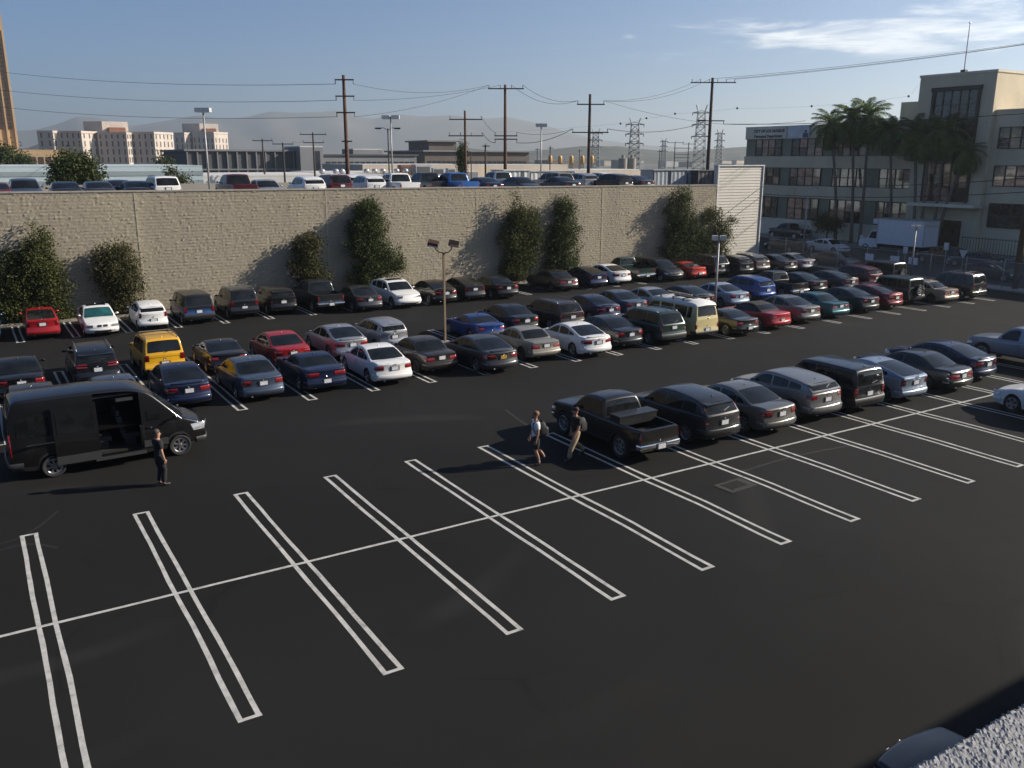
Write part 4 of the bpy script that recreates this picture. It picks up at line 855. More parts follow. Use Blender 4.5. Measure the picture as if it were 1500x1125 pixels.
spec('suv_sport', 'suv', L=4.84, W=.97, wr=.38, xf=.95, xr=3.84, T=[(0, .72), (.15, .88), (.6, 1.0), (1.3, 1.09), (2.6, 1.09), (3.7, 1.14), (4.65, 1.16), (4.84, 1.06)], G=[(1.15, 1.03), (1.98, 1.58), (2.6, 1.68), (3.7, 1.62), (4.35, 1.50), (4.76, 1.14)], doors=[1.52, 2.52, 3.55], panes=[(1.55, 2.5), (2.58, 3.45), (3.52, 4.15)], headl=(.70, .88, .52, .42), grille=(.34, .52, .62), fn=[(0, .16), (.3, .06), (.45, 0), (.6, .02), (.72, .12), (.9, .26), (1.0, .3), (1.3, .34)], clad=False)
spec('suv_box', 'suv', L=4.54, W=.895, wr=.37, zb=.32, T=[(0, .86), (.1, 1.0), (.6, 1.06), (1.3, 1.10), (2.5, 1.10), (3.6, 1.12), (4.42, 1.12), (4.54, 1.06)], G=[(1.22, 1.06), (1.78, 1.66), (2.3, 1.76), (2.6, 1.80), (4.0, 1.82), (4.36, 1.77), (4.50, 1.12)], gi=(0, 1, 5, 6), rails=(1.95, 4.2), bars=True, tail=(.86, 1.14, .66, .10), plate=.74, tum=.16, cf=.14, cr=.05, gcr=.04, spoiler=False, chk=1, rgf=.92, tr=.05, wgf=.95)
spec('box_wagon', 'suv', L=4.28, W=.91, wr=.335, xf=.84, xr=3.42, zb=.24, T=[(0, .82), (.1, .98), (.5, 1.04), (.95, 1.08), (2.5, 1.08), (3.6, 1.08), (4.2, 1.08), (4.28, 1.02)], G=[(.86, 1.04), (1.42, 1.70), (1.9, 1.78), (3.9, 1.77), (4.14, 1.72), (4.25, 1.08)], doors=[1.25, 2.25, 3.0], panes=[(1.30, 2.22), (2.30, 3.1), (3.16, 4.0)], tail=(.72, 1.06, .72, .10), tum=.13, cf=.12, cr=.04, gcr=.03, gcf=.10, chk=1, spoiler=False, plate=.80, tr=.04, wgf=.955, bumpmat='black', wiper=True)
spec('suv_big', 'suv', L=4.87, W=.935, wr=.37, xf=.92, xr=3.80, zb=.30, T=[(0, .82), (.1, .98), (.6, 1.06), (1.3, 1.11), (2.6, 1.11), (3.8, 1.13), (4.74, 1.13), (4.87, 1.06)], G=[(1.18, 1.06), (1.92, 1.66), (2.5, 1.75), (4.0, 1.76), (4.42, 1.70), (4.80, 1.12)], gi=(0, 1, 4, 5), doors=[1.52, 2.52, 3.5], panes=[(1.58, 2.5), (2.58, 3.42), (3.5, 4.42)], tail=(.84, 1.24, .74, .10), tum=.22, cr=.08, gcr=.05, spoiler=False, rails=(2.2, 4.2), bumpmat='bumper_grey', chk=2, plate=.98)
M['bumper_grey'] = plain('grey_bumper', (.032, .033, .035), .5, var=.1)
spec('wagon', 'suv', L=5.0, W=.93, wr=.36, xf=.95, xr=3.85, T=[(0, .74), (.12, .90), (.6, .98), (1.3, 1.05), (2.6, 1.05), (3.8, 1.07), (4.85, 1.08), (5.0, 1.0)], G=[(1.2, 1.0), (2.0, 1.56), (2.6, 1.64), (4.1, 1.62), (4.5, 1.56), (4.92, 1.08)], doors=[1.6, 2.6, 3.6], panes=[(1.64, 2.58), (2.66, 3.52), (3.6, 4.5)], rails=(2.2, 4.3), tail=(.80, 1.06, .76, .08), spoiler=False)
spec('minivan', 'suv', L=5.0, W=.97, wr=.33, xf=.95, xr=3.95, zb=.22, T=[(0, .66), (.15, .82), (.5, .94), (1.0, 1.02), (2.5, 1.03), (4.0, 1.06), (4.85, 1.08), (5.0, 1.0)], G=[(.82, .95), (1.85, 1.58), (2.4, 1.70), (4.1, 1.71), (4.6, 1.64), (4.93, 1.08)], doors=[1.38, 2.42, 3.5], panes=[(1.30, 2.38), (2.48, 3.48), (3.56, 4.5)], tail=(.82, 1.20, .78, .08), clad=False, headl=(.62, .78, .46, .38), hood=(.26, .86))
spec('truck_ext', 'suv', L=5.15, W=.895, wr=.40, xf=.93, xr=4.10, zb=.40, arch=.06, T=[(0, .88), (.1, 1.03), (.6, 1.10), (1.35, 1.15), (2.6, 1.15), (3.2, 1.15), (4.2, 1.15), (5.1, 1.15), (5.15, 1.13)], G=[(1.25, 1.10), (1.80, 1.62), (2.2, 1.74), (2.85, 1.76), (3.10, 1.70), (3.27, 1.14)], gi=(0, 1, 4, 5), doors=[1.42, 2.45, 3.05], panes=[(1.48, 2.42), (2.50, 3.02)], bed=(3.42, 5.04, .72), tail=(.78, 1.06, .78, .06), plate=.58, rbump=(.50, .68), bumpmat='chrome', tum=.26, cf=.12, cr=.03, gcr=.03, spoiler=False, wiper=False, hood=(.26, 1.3), clad=True, rn=[(0, .16), (.4, .05), (.5, 0), (.68, 0), (.72, .06), (2, .06)], antenna=False, badge=True, trunk=None, bl=.22)
spec('truck_tool', 'truck_ext', toolbox=True)
spec('truck_crew', 'truck_ext', L=5.6, W=.96, xr=4.45, G=[(1.25, 1.10), (1.85, 1.66), (2.3, 1.82), (3.3, 1.84), (3.58, 1.78), (3.74, 1.14)], T=[(0, .92), (.1, 1.08), (.6, 1.14), (1.35, 1.18), (2.6, 1.18), (3.8, 1.18), (5.55, 1.18), (5.6, 1.16)], doors=[1.45, 2.45, 3.4], panes=[(1.5, 2.42), (2.5, 3.32)], bed=(3.86, 5.48, .76))
spec('truck_reg', 'truck_ext', L=5.4, W=.96, xr=4.3, G=[(1.35, 1.10), (1.92, 1.66), (2.25, 1.78), (2.6, 1.79), (2.80, 1.73), (2.94, 1.14)], doors=[1.52, 2.7], panes=[(1.58, 2.62)], bed=(3.06, 5.28, .74))
spec('offroader', 'suv_box', L=4.2, W=.90, wr=.39, xf=.72, xr=3.25, T=[(0, .98), (.05, 1.10), (.5, 1.13), (1.4, 1.16), (2.5, 1.16), (3.6, 1.16), (4.15, 1.16), (4.2, 1.12)], G=[(1.38, 1.12), (1.62, 1.70), (1.8, 1.80), (3.9, 1.80), (4.1, 1.76), (4.17, 1.15)], gi=(0, 1, 4, 5), doors=[1.5, 2.4, 3.2], panes=[(1.62, 2.38), (2.46, 3.15), (3.22, 4.02)], rails=None, bars=False, spare=True, tail=(.84, 1.08, .78, .04), tum=.10, cf=.04, cr=.02, gcf=.04, plate=.64, bumpmat='black', clad=True, rim='alloy5')
spec('camper', 'suv', L=4.57, W=.925, wr=.33, xf=1.05, xr=3.50, zb=.30, T=[(0, .92), (.06, 1.08), (.2, 1.15), (1.0, 1.18), (2.6, 1.18), (3.6, 1.18), (4.5, 1.18), (4.57, 1.16)], G=[(.10, 1.10), (.70, 1.78), (1.0, 1.90), (4.2, 1.91), (4.40, 1.86), (4.54, 1.16)], gi=(0, 1, 4, 5), doors=[.62, 1.62, 2.68], panes=[(.42, 1.5), (1.66, 2.62), (2.74, 3.72), (3.80, 4.1)], tail=(.66, .90, .74, .06), tum=.20, cf=.12, cr=.04, gcf=.12, gcr=.04, spoiler=False, hood=(.03, .09), plate=.60, clad=False, glassmat='glass', rgf=.86, antenna=False, rbump=(.36, .52), bumpmat='black', headl=(.72, .9, .52, .05), grille=(.72, .9, .5), plo=.04, mirror=.62, fn=[(0, .08), (.3, .03), (.4, 0), (1.3, 0)], rn=[(0, .1), (.3, .04), (.4, 0), (.6, 0), (.62, .03), (2, .03)], chk=1, wgf=.95, rim='steel')
spec('van', 'suv', L=5.98, W=1.03, wr=.35, xf=1.02, xr=4.77, zb=.30, arch=.06, T=[(0, .80), (.1, .98), (.5, 1.16), (.95, 1.28), (1.6, 1.26), (3, 1.26), (4.5, 1.26), (5.9, 1.26), (5.98, 1.22)], G=[(.62, 1.16), (1.62, 2.06), (2.0, 2.36), (2.7, 2.50), (5.4, 2.50), (5.80, 2.44), (5.95, 1.24)], gi=(0, 1, 5, 6), doors=[1.15, 2.10], panes=[(.92, 1.98), (2.2, 3.35), (3.55, 4.62), (4.75, 5.7)], hole=(2.20, 3.45), tail=(.80, 1.50, .86, .05), tum=.12, cf=.22, cr=.06, gcf=.20, gcr=.05, spoiler=False, hood=(.24, .66), plate=.7, clad=True, phi=.52, plo=.08, headl=(.78, 1.02, .60, .46), grille=(.62, .84, .5), bumpmat='bumper_grey', rbump=(.38, .60), chk=2, wgf=.965, mirror=1.12, antenna=False, rcrown=.05, wiper=False, rim='alloy')

spec('sedan_chrome', 'sedan', trim=(.955, .985)); M['sunshade'] = glass_mat('teal_sunshade_glass', (.016, .075, .08)); spec('sedan_sun', 'sedan', sunroof=True, wsmat='sunshade', twin=True, grille=(.58, .70, .3))
spec('suv_sunroof', 'suv_sport', sunroof=True)
_CARS = {}
PAINTS = dict(black=((.006, .006, .007), .3), ink=((.010, .012, .017), .4), navy=((.010, .018, .055), .45), steelblue=((.075, .10, .145), .55), royal=((.008, .045, .20), .45), blue=((.025, .07, .19), .45), iceblue=((.27, .33, .42), .5),
    grey=((.055, .057, .062), .5), dgrey=((.026, .027, .03), .5), silver=((.36, .37, .39), .6), white=((.72, .72, .70), .0), red=((.36, .012, .016), .3), dred=((.15, .010, .013), .35), orange_red=((.45, .03, .015), .15), yellow=((.72, .38, .012), .05), cream=((.58, .49, .24), .0),
    beige=((.33, .30, .24), .5), champagne=((.36, .29, .22), .5), green=((.02, .042, .034), .45), teal=((.015, .10, .115), .5), brown=((.035, .028, .026), .45), maroon=((.07, .008, .012), .4), pewter=((.15, .145, .135), .55), dustsilver=((.185, .185, .183), .45), bedsilver=((.20, .22, .27), .5), deckblue=((.015, .10, .34), .3))
KIND_NAME = {}
def place(kind, col, x, y, label, rz=0, z=0.0, group=None, roof=None, name=None, cat='car', detail=True):
    if kind not in _CARS: _CARS[kind] = car_meshes(kind, SP[kind])
    c, mt = PAINTS[col]; pm = paint(col, c, mt); rm = M[roof] if roof else pm
    e = thing(name or 'parked_car', label, cat, (x, y, z), rz, group)
    made = []
    for (nm, me, par, lc) in _CARS[kind]:
        P_ = made[par] if par is not None else e
        if me == 'SPARE':
            ty, ri = wheel_mesh(.38, 'alloy5'); o = obj('spare_wheel', ty, e, lc, (0, 0, R(-90))); obj('rim', ri, o); made.append(o); continue
        if isinstance(me, tuple):
            ty, ri = wheel_mesh(me[1], me[2]); o = obj('wheel', ty, e, lc[:3], (random.uniform(0, 6), 0, 0) if lc[3] > 0 else (random.uniform(0, 6), 0, math.pi)); obj('rim', ri, o); made.append(o); continue
        if not detail and nm in ('handle', 'antenna', 'badge', 'exhaust', 'wiper', 'lower_grille'): made.append(None); continue
        o = obj(nm, me, P_)
        for i, mt_ in enumerate(me.materials):
            if mt_ is None: o.material_slots[i].link = 'OBJECT'; o.material_slots[i].material = rm if i == 2 else pm
        made.append(o)
    return e

# ================================================================ PLACING THE VEHICLES
def tail(kind, col, x, yr, label, **kw):      # tail towards the camera side, nose to +Y
    return place(kind, col, x, yr+SP[kind]['L']/2, label, rz=R(random.uniform(-1.2, 1.2)), **kw)
def nose(kind, col, x, yf, label, **kw):      # nose towards the camera side
    return place(kind, col, x, yf+SP[kind]['L']/2, label, rz=math.pi+R(random.uniform(-1.2, 1.2)), **kw)
TR = dict(name='pickup_truck', cat='pickup')
M['dark_roof'] = plain('dark_roof_paint', (.018, .02, .024), .35, .3, var=.2, coat=.4)
# front double row
tail('truck_tool', 'black', 18.0, .95, 'black pickup truck with a tool box across its bed, beside the two walkers', **TR)
tail('suv', 'dgrey', 20.98, 1.05, 'dark grey crossover with tall red tail lights next to the black pickup')
tail('sedan', 'pewter', 23.62, .85, 'dusty dark taupe sedan between the grey crossover and the silver low-roofed utility')
tail('suv_low', 'dustsilver', 26.35, 1.05, 'dusty silver grey low-roofed utility with sloping roof and dark glass', name='parked_car')
tail('box_wagon', 'ink', 28.75, 1.0, 'black box-shaped wagon between the silver utility and the pale blue hatchback')
tail('prius', 'iceblue', 31.65, .95, 'pale silver blue fastback hatchback with dark sloping rear glass')
tail('sedan_long', 'black', 34.75, .85, 'black older sedan with wide red tail lights beside the pale blue hatchback')
tail('sedan_fast', 'navy', 37.5, 1.35, 'navy blue sleek sedan with chrome tail trim beyond the older black sedan')
place('truck_reg', 'bedsilver', 42.55, 2.35, 'silver blue pickup truck parked beyond the empty stall', rz=R(.5), **TR)
place('sedan_fast', 'white', 34.55, -3.25, 'white sedan nosed up to the divider line opposite the black older sedan', rz=R(.5))
place('sedan', 'navy', 37.35, -3.25, 'dark blue sedan next to the white sedan in the near stalls', rz=0)
# middle double row, near half
tail('sedan', 'grey', 1.1, 14.4, 'grey sedan hidden behind the black van, only its roof showing near the van tail')
tail('sedan_fast', 'steelblue', 3.85, 14.3, 'slate blue sedan hidden behind the roof of the black van')
tail('sedan_fast', 'navy', 6.45, 15.2, 'navy sedan with split red tail lights just ahead of the black van')
tail('sedan', 'steelblue', 9.2, 14.85, 'slate blue sedan beside the dark muscle coupe')
tail('muscle', 'navy', 11.9, 14.85, 'dark navy muscle coupe with a round badge and low plate')
tail('sedan', 'white', 14.85, 14.45, 'white compact sedan with dark red round tail lights, beside the dark muscle coupe')
tail('sedan_box', 'brown', 17.45, 15.2, 'dark brown older compact sedan beside the tan lamp post')
lx = tail('sedan_fast', 'grey', 19.95, 13.85, 'blue grey sports sedan with a yellow plate beside the tan lamp post')
tail('sedan_box', 'beige', 23.1, 14.9, 'beige older sedan between the grey sports sedan and the white luxury sedan')
tail('sedan_fast', 'white', 25.75, 14.2, 'white luxury sedan with rounded tail and small red lights')
tail('sedan', 'ink', 28.35, 14.9, 'blue black sedan between the white luxury sedan and the green utility')
tail('suv_big', 'green', 30.95, 14.5, 'dark green large sport utility next to the cream camper van')
camper = tail('camper', 'cream', 33.45, 14.7, 'cream camper van with a white raised roof and roof racks', name='camper_van', cat='van')
tail('coupe', 'black', 36.15, 14.1, 'black two-door coupe between the camper van and the red convertible')
tail('convertible', 'red', 39.15, 14.45, 'red convertible with a closed black fabric roof', roof='fabric_black')
tail('sedan', 'pewter', 42.25, 14.85, 'grey sedan between the red convertible and the teal sedan')
tail('sedan_box', 'teal', 45.2, 15.1, 'teal green sedan parked in the middle rows')
tail('sedan', 'black', 48.5, 15.3, 'black sedan between the teal sedan and the dark red sedan')
tail('sedan_fast', 'dred', 51.15, 15.4, 'dark red sedan beside the off-roader with a spare wheel')
tail('offroader', 'green', 54.0, 15.9, 'dark green square off-roader with its spare wheel on the tail')
tail('sedan_box', 'champagne', 56.55, 14.9, 'champagne gold sedan near the end of the middle rows')
tail('suv_box', 'dgrey', 59.6, 14.8, 'dark grey sport utility at the street end of the middle rows')
# middle double row, far half
tail('sedan_chrome', 'black', .95, 19.9, 'black sedan with a chrome strip across its tail, behind the black van')
tail('crossover', 'ink', 3.85, 20.7, 'black crossover with silver roof rails between the chrome-strip sedan and the yellow utility')
tail('suv_box', 'yellow', 6.62, 20.95, 'bright yellow boxy sport utility with a silver roof rack')
tail('coupe', 'ink', 9.3, 20.3, 'blue black coupe between the yellow utility and the red sedan')
tail('sedan', 'red', 12.05, 19.65, 'bright red sedan in the middle rows')
tail('sedan_fast', 'silver', 15.1, 20.0, 'silver sedan between the red sedan and the silver hatchback')
tail('fit', 'silver', 17.65, 20.75, 'silver tall hatchback with red corner lights beside the empty lamp bay')
tail('coupe', 'royal', 23.15, 20.15, 'bright blue sports coupe past the tan lamp post')
tail('sedan', 'ink', 25.9, 21.0, 'dark navy sedan between the bright blue coupe and the dark wagon')
tail('wagon', 'brown', 28.6, 20.4, 'dark brown long wagon behind the white luxury sedan')
tail('sedan_fast', 'navy', 32.1, 21.4, 'navy sedan behind the green sport utility')
tail('sedan', 'steelblue', 34.75, 22.0, 'slate blue sedan showing past the navy sedan, beside the camper roof')
tail('sedan', 'silver', 37.3, 21.9, 'silver sedan mostly hidden behind the camper van')
tail('sedan_fast', 'ink', 40.0, 21.4, 'dark sedan just behind the grey square-headed lamp post')
tail('sedan', 'iceblue', 42.8, 21.1, 'silver blue sedan with a lit tail behind the red convertible')
tail('suv', 'royal', 46.2, 21.9, 'deep blue sport utility behind the grey and teal sedans')
tail('truck_ext', 'black', 49.35, 21.7, 'black pickup truck with a chrome bumper in the middle rows', **TR)
tail('sedan', 'ink', 52.05, 22.2, 'dark sedan beside the black pickup with the chrome bumper')
tail('sedan_fast', 'grey', 55.1, 21.8, 'dark grey sedan behind the black and dark red sedans')
tail('suv', 'maroon', 58.2, 22.0, 'maroon sport utility behind the dark green off-roader')
tail('offroader', 'dgrey', 61.3, 22.2, 'grey square off-roader at the street end of the far half row')
# row along the block wall
tail('hatch_small', 'blue', -.05, 34.2, 'bright blue hatchback at the wall, cut off by the picture edge')
tail('prius', 'red', 2.75, 33.55, 'red fastback hatchback under the big wall tree')
nose('sedan_sun', 'white', 5.6, 32.75, 'white sedan facing out from the wall with its grille to the lot')
tail('hatch_small', 'white', 8.3, 33.15, 'small white hatchback with red corner lights at the wall')
tail('box_wagon', 'blue', 10.95, 33.75, 'blue boxy wagon with a dark roof at the wall', roof='dark_roof')
tail('suv_box', 'ink', 13.75, 34.15, 'black boxy sport utility with a roof rack at the wall')
tail('suv', 'black', 16.3, 34.3, 'black sport utility between the roof-rack utility and the grey pickup at the wall')
tail('truck_crew', 'dgrey', 19.1, 33.6, 'dark grey crew-cab pickup at the wall beside two small trees', **TR)
tail('sedan', 'grey', 21.35, 32.5, 'grey sedan between the crew-cab pickup and the white sport utility')
nose('suv_sunroof', 'white', 24.05, 32.4, 'white sport utility facing out from the wall')
tail('sedan_fast', 'black', 26.85, 32.5, 'black sedan at the wall right of the white sport utility')
tail('prius', 'dgrey', 29.25, 32.8, 'dark grey fastback hatchback at the wall between two black sedans')
tail('sedan', 'black', 31.75, 32.4, 'black sedan at the wall beside the empty stall with the red kerb')
tail('sedan_long', 'brown', 37.5, 33.1, 'dark brown long sedan at the wall past the red kerb')
tail('prius', 'navy', 40.35, 33.3, 'navy fastback hatchback at the wall beside the white sports sedan')
tail('sedan_fast', 'white', 43.05, 33.7, 'white sports sedan at the wall next to the green pickup')
tail('truck_reg', 'green', 45.75, 34.0, 'dark green pickup at the wall next to the white sports sedan', **TR)
nose('minivan', 'dgrey', 47.95, 33.0, 'dark minivan facing out from the wall', cat='van', name='minivan')
tail('coupe', 'orange_red', 50.55, 33.1, 'bright red coupe at the wall beside the minivan')
tail('suv_big', 'dgrey', 53.1, 33.0, 'dark grey sport utility at the wall right of the bright red coupe')
tail('suv', 'black', 55.25, 32.3, 'black sport utility at the wall in front of the cream siding')
tail('crossover', 'pewter', 57.75, 32.8, 'grey crossover with roof bars in front of the cream siding')
tail('sedan', 'grey', 60.35, 32.0, 'grey sedan last but one at the street end of the wall row')
tail('sedan', 'silver', 62.6, 31.9, 'silver sedan at the street end of the wall row')
M['yplate'] = plain('yellow_number_plate', (.45, .28, .05), .4)
for c_ in lx.children:
    if c_.name.startswith('number_plate'): c_.material_slots[0].link = 'OBJECT'; c_.material_slots[0].material = M['yplate']
# camper details: white pop-top, rack
M['camper_white'] = plain('white_fibreglass', (.70, .70, .68), .45, var=.06)
mb = MB(); L_ = SP['camper']['L']
P = []
for x, hw, z in ((.55, .55, 1.86), (.75, .70, 1.98), (1.1, .74, 2.05), (2.4, .75, 2.07), (3.9, .75, 2.06), (4.28, .74, 2.0), (4.42, .72, 1.87)):
    P.append([(hw+.03, L_/2-x, min(z-.05, 1.88)), (hw, L_/2-x, z-.04), (hw-.07, L_/2-x, z), (0, L_/2-x, z+.03), (-hw+.07, L_/2-x, z), (-hw, L_/2-x, z-.04), (-hw-.03, L_/2-x, min(z-.05, 1.88))])
mb.grid(P); mb.build('raised_roof', M['camper_white'], camper, True, 40)
for x in (1.5, 2.5, 3.3): mb = MB(); mb.box((0, L_/2-x, 2.18), (1.5, .07, .05)); mb.box((.70, L_/2-x, 2.1), (.06, .06, .14)); mb.box((-.70, L_/2-x, 2.1), (.06, .06, .14)); mb.build('roof_bar', M['black'], camper)
mb = MB(); mb.tube([(.35, L_/2-.9, 2.23), (.35, L_/2-2.9, 2.23)], .03, 6); mb.build('rack_pole', M['cream'], camper)
mb = MB(); mb.box((-.25, L_/2-3.0, 2.23), (.3, 1.6, .05)); mb.build('rack_board', M['black'], camper)

# ---- the black passenger van with its sliding door open
van = place('van', 'black', 2.93, 10.83, 'black high-roofed passenger van with its side door slid open', rz=R(-90)+R(1.5), name='passenger_van', cat='van')
VL = SP['van']['L']; vy = lambda x: VL/2-x
mb = MB(); mb.bbox((-.85, vy(3.6), .42), (.86, vy(2.05), .50)); mb.build('cabin_floor', M['under'], van)
mb = MB(); mb.bbox((-.80, vy(3.60), .5), (.80, vy(3.56), 2.25)); mb.build('rear_bulkhead', M['under'], van)
M['headliner'] = plain('grey_headliner', (.10, .10, .105), .9)
mb = MB(); mb.bbox((-.72, vy(3.6), 2.24), (.72, vy(2.05), 2.27)); mb.build('headliner', M['headliner'], van)
for sx in (-.45, .28):
    for yy in (2.42, 3.25):
        mb = MB(); mb.box((sx, vy(yy), .82), (.5, .48, .16)); mb.box((sx, vy(yy+.26), 1.18), (.48, .14, .62), rx=R(10)); mb.box((sx, vy(yy+.32), 1.58), (.26, .10, .18)); mb.box((sx, vy(yy), .62), (.3, .3, .24)); mb.build('passenger_seat', M['seat'], van)
# slid door hangs outside the flank behind the opening
pm_ = paint('black', *[PAINTS['black'][0]], PAINTS['black'][1])
def vw(z): return 1.03*.99 if z < 1.26 else 1.03*.965-.12*(z-1.26)
mb = MB(); mb.grid([[(vw(z)+.085, vy(x), z) for z in (.42, .6, .8, 1.0, 1.2, 1.35, 1.6, 1.85, 2.1, 2.22)] for x in np.linspace(3.42, 4.68, 8)])
dr = mb.build('sliding_door', [pm_], van, True)
mb = MB(); mb.grid([[(vw(z)+.097, vy(x), z) for z in (1.36, 1.6, 1.85, 1.98)] for x in np.linspace(3.52, 4.58, 6)]); mb.build('door_window', [M['glass']], dr, True)
mb = MB(); mb.box((vw(.52)+.10, vy(4.05), .52), (.03, 1.25, .26)); mb.build('door_moulding', [M['bumper_grey']], dr)
mb = MB(); mb.box((vw(1.14)+.035, vy(4.4), 1.14), (.05, 2.1, .035)); mb.build('door_track', [M['chrome']], van)
mb = MB(); mb.box((vw(.4)+.06, vy(2.85), .36), (.22, 1.5, .05)); mb.build('side_step', [M['bumper_grey']], van)
mb = MB(); mb.box((.80, vy(2.55), 2.12), (.05, .5, .10)); mb.build('entry_handle', [M['bumper_grey']], van)
mb = MB(); mb.box((vw(.55)+.012, vy(1.75), .60), (.03, .75, .22)); mb.build('front_moulding', [M['bumper_grey']], van)

# ---- car below the near building
place('sedan', 'ink', 10.85, -14.95, 'blue black sedan parked below the near parapet', rz=R(180))

# ---- vehicles on the upper deck (tops show over the wall)
deck = [(-8, 'sedan', 'dred', 0), (37, 'suv', 'steelblue', 1.0), (97, 'sedan', 'ink', .4), (146, 'sedan', 'grey', .3), (177, 'sedan', 'ink', 4.0), (203, 'sedan', 'dgrey', .6), (242, 'suv_big', 'white', .5), (357, 'truck_crew', 'maroon', .5), (398, 'sedan', 'silver', .2),
        (459, 'suv', 'white', .3), (497, 'suv_big', 'maroon', 1.2), (524, 'suv', 'white', 7.0), (549, 'suv', 'white', 2.2), (598, 'truck_crew', 'white', .3), (642, 'truck_crew', 'dgrey', 2.6), (684, 'truck_crew', 'deckblue', .5), (721, 'sedan', 'navy', .4), (749, 'truck_crew', 'silver', 5.5), (778, 'sedan', 'ink', .2),
        (826, 'suv_big', 'champagne', 3.4), (836, 'sedan', 'dgrey', -.1), (864, 'suv', 'silver', 4.2), (893, 'suv', 'white', 6.5), (912, 'suv', 'black', .6), (945, 'sedan', 'grey', 1.5)]
DL = ['dark red sedan at the far end of the upper deck', 'slate blue utility on the upper deck near the big deck tree', 'blue black sedan on the deck below the leafy deck tree', 'grey sedan roof right of the leafy deck tree', 'black sedan set back on the deck before the striped warehouse', 'dark grey sedan on the deck left of the white utility', 'large white utility on the deck near the sapling', 'maroon crew-cab pickup on the deck right of the tall lamp', 'silver sedan on the deck right of the maroon pickup',
      'white utility on the deck left of the tall brown pole', 'maroon large utility on the deck at the tall brown pole', 'white utility far back on the deck past the brown pole', 'white utility on the deck left of the white pickup', 'white crew-cab pickup on the deck', 'dark grey pickup on the deck between the white and blue pickups', 'bright blue crew-cab pickup on the deck', 'navy sedan on the deck right of the blue pickup', 'silver pickup on the deck before the white container', 'blue black sedan on the deck by the single deck lamp',
      'champagne large utility on the deck left of the brown pole with two arms', 'dark grey sedan roof in front of the champagne utility', 'silver utility set back on the deck by the two-arm pole', 'white utility far back on the deck near the tan building', 'black utility on the deck right of the two-arm pole', 'grey sedan on the deck left of the grey metal shed']
for (px, kd, cl, dy), lb in zip(deck, DL):
    yc = 42.2+dy+SP[kd]['L']/2; b = gy(px, 264, 42.2+dy+.6)
    place(kd, cl, b[0], yc, lb, z=DZ, rz=R(random.uniform(-1.5, 1.5))+(math.pi if px in (37, 398, 778) else 0), group='vehicles on the upper deck', cat='pickup' if 'truck' in kd else 'car', name='pickup_truck' if 'truck' in kd else 'parked_car', detail=False)

# ---- street traffic and parking past the fence
def street(kind, col, px, py, label, up=True, **kw):
    b = gz(px, py, .1); place(kind, col, b[0], b[1], label, rz=0 if up else math.pi, z=-.02, detail=False, group='vehicles in the street', **kw)
street('sedan', 'white', 1212, 368, 'white sedan parked in the shaded street by the small tree', False)
street('sedan', 'dgrey', 1150, 366, 'dark grey sedan in the street beside the cream siding corner', True)
street('truck_crew', 'ink', 1155, 347, 'dark pickup parked before the office building past the siding', True, name='pickup_truck', cat='pickup')
street('sedan', 'pewter', 1222, 389, 'taupe sedan driving past the chain-link fence', False)
street('suv', 'ink', 1378, 384, 'dark utility in the street behind the lamp post by the fence', True)
street('sedan', 'dgrey', 1428, 390, 'dark grey sedan in the street beyond the fence signs', True)
street('sedan_fast', 'black', 1452, 407, 'black sedan in the street beside the big brown pole', False)
# box truck
bt = gz(1322, 369, .0); bt = (85.0-1.5, gx(1322, 369, 83.5)[1], -.02)
btk = thing('box_truck', 'white box truck with a pale blue shaded cargo body parked across the street', 'truck', bt, 0)
M['truckwhite'] = plain('truck_box_white', (.66, .69, .74), .45, var=.06)
mb = MB(); mb.bbox((-1.22, -3.0, .95), (1.22, 2.4, 3.55)); mb.build('cargo_box', M['truckwhite'], btk)
mb = MB(); [mb.bbox((sx-.03, sy-.03, .93), (sx+.03, sy+.03, 3.58)) for sx in (-1.22, 1.22) for sy in (-3.0, 2.4)]; mb.bbox((-1.26, -3.04, 3.52), (1.26, 2.44, 3.6)); mb.build('box_edging', M['galv'], btk)
mb = MB(); mb.bbox((-1.1, 2.0, 3.0), (1.1, 3.1, 3.5)); mb.build('overcab_box', M['truckwhite'], btk)
mb = MB(); cabp = [(2.45, .5), (4.6, .5), (4.75, .9), (4.65, 1.25), (3.75, 1.45), (3.25, 2.3), (2.5, 2.4)]
mb.add([(x, y, z) for x in (-1.0, 1.0) for y, z in cabp], [tuple(range(7)), tuple(range(13, 6, -1))]+[(i, (i+1) % 7, 7+(i+1) % 7, 7+i) for i in range(7)]); mb.build('cab', M['truckwhite'], btk)
mb = MB(); [mb.add([(sx, 2.62, 1.45), (sx, 3.55, 1.45), (sx, 3.2, 2.15), (sx, 2.62, 2.2)], [(0, 1, 2, 3)]) for sx in (-1.012, 1.012)]; mb.add([(-.9, 3.73, 1.5), (.9, 3.73, 1.5), (.9, 3.29, 2.25), (-.9, 3.29, 2.25)], [(0, 1, 2, 3)]); mb.build('cab_glass', M['glass'], btk)
mb = MB(); mb.bbox((-1.0, -2.9, .6), (1.0, 2.4, .9)); mb.build('chassis', M['under'], btk)
for sy in (3.85, -1.7):
    for sx in (1, -1): ty, ri = wheel_mesh(.42, 'steel'); w_ = obj('wheel', ty, btk, (sx*.9, sy, .42), (0, 0, 0 if sx > 0 else math.pi)); obj('rim', ri, w_)
M['sign_white'] = plain('white_sign', (.6, .6, .58), .5)
mb = MB(); mb.bbox((-1.28, -3.12, 3.05), (1.1, -3.02, 3.45)); mb.build('rear_header', M['sign_white'], btk)

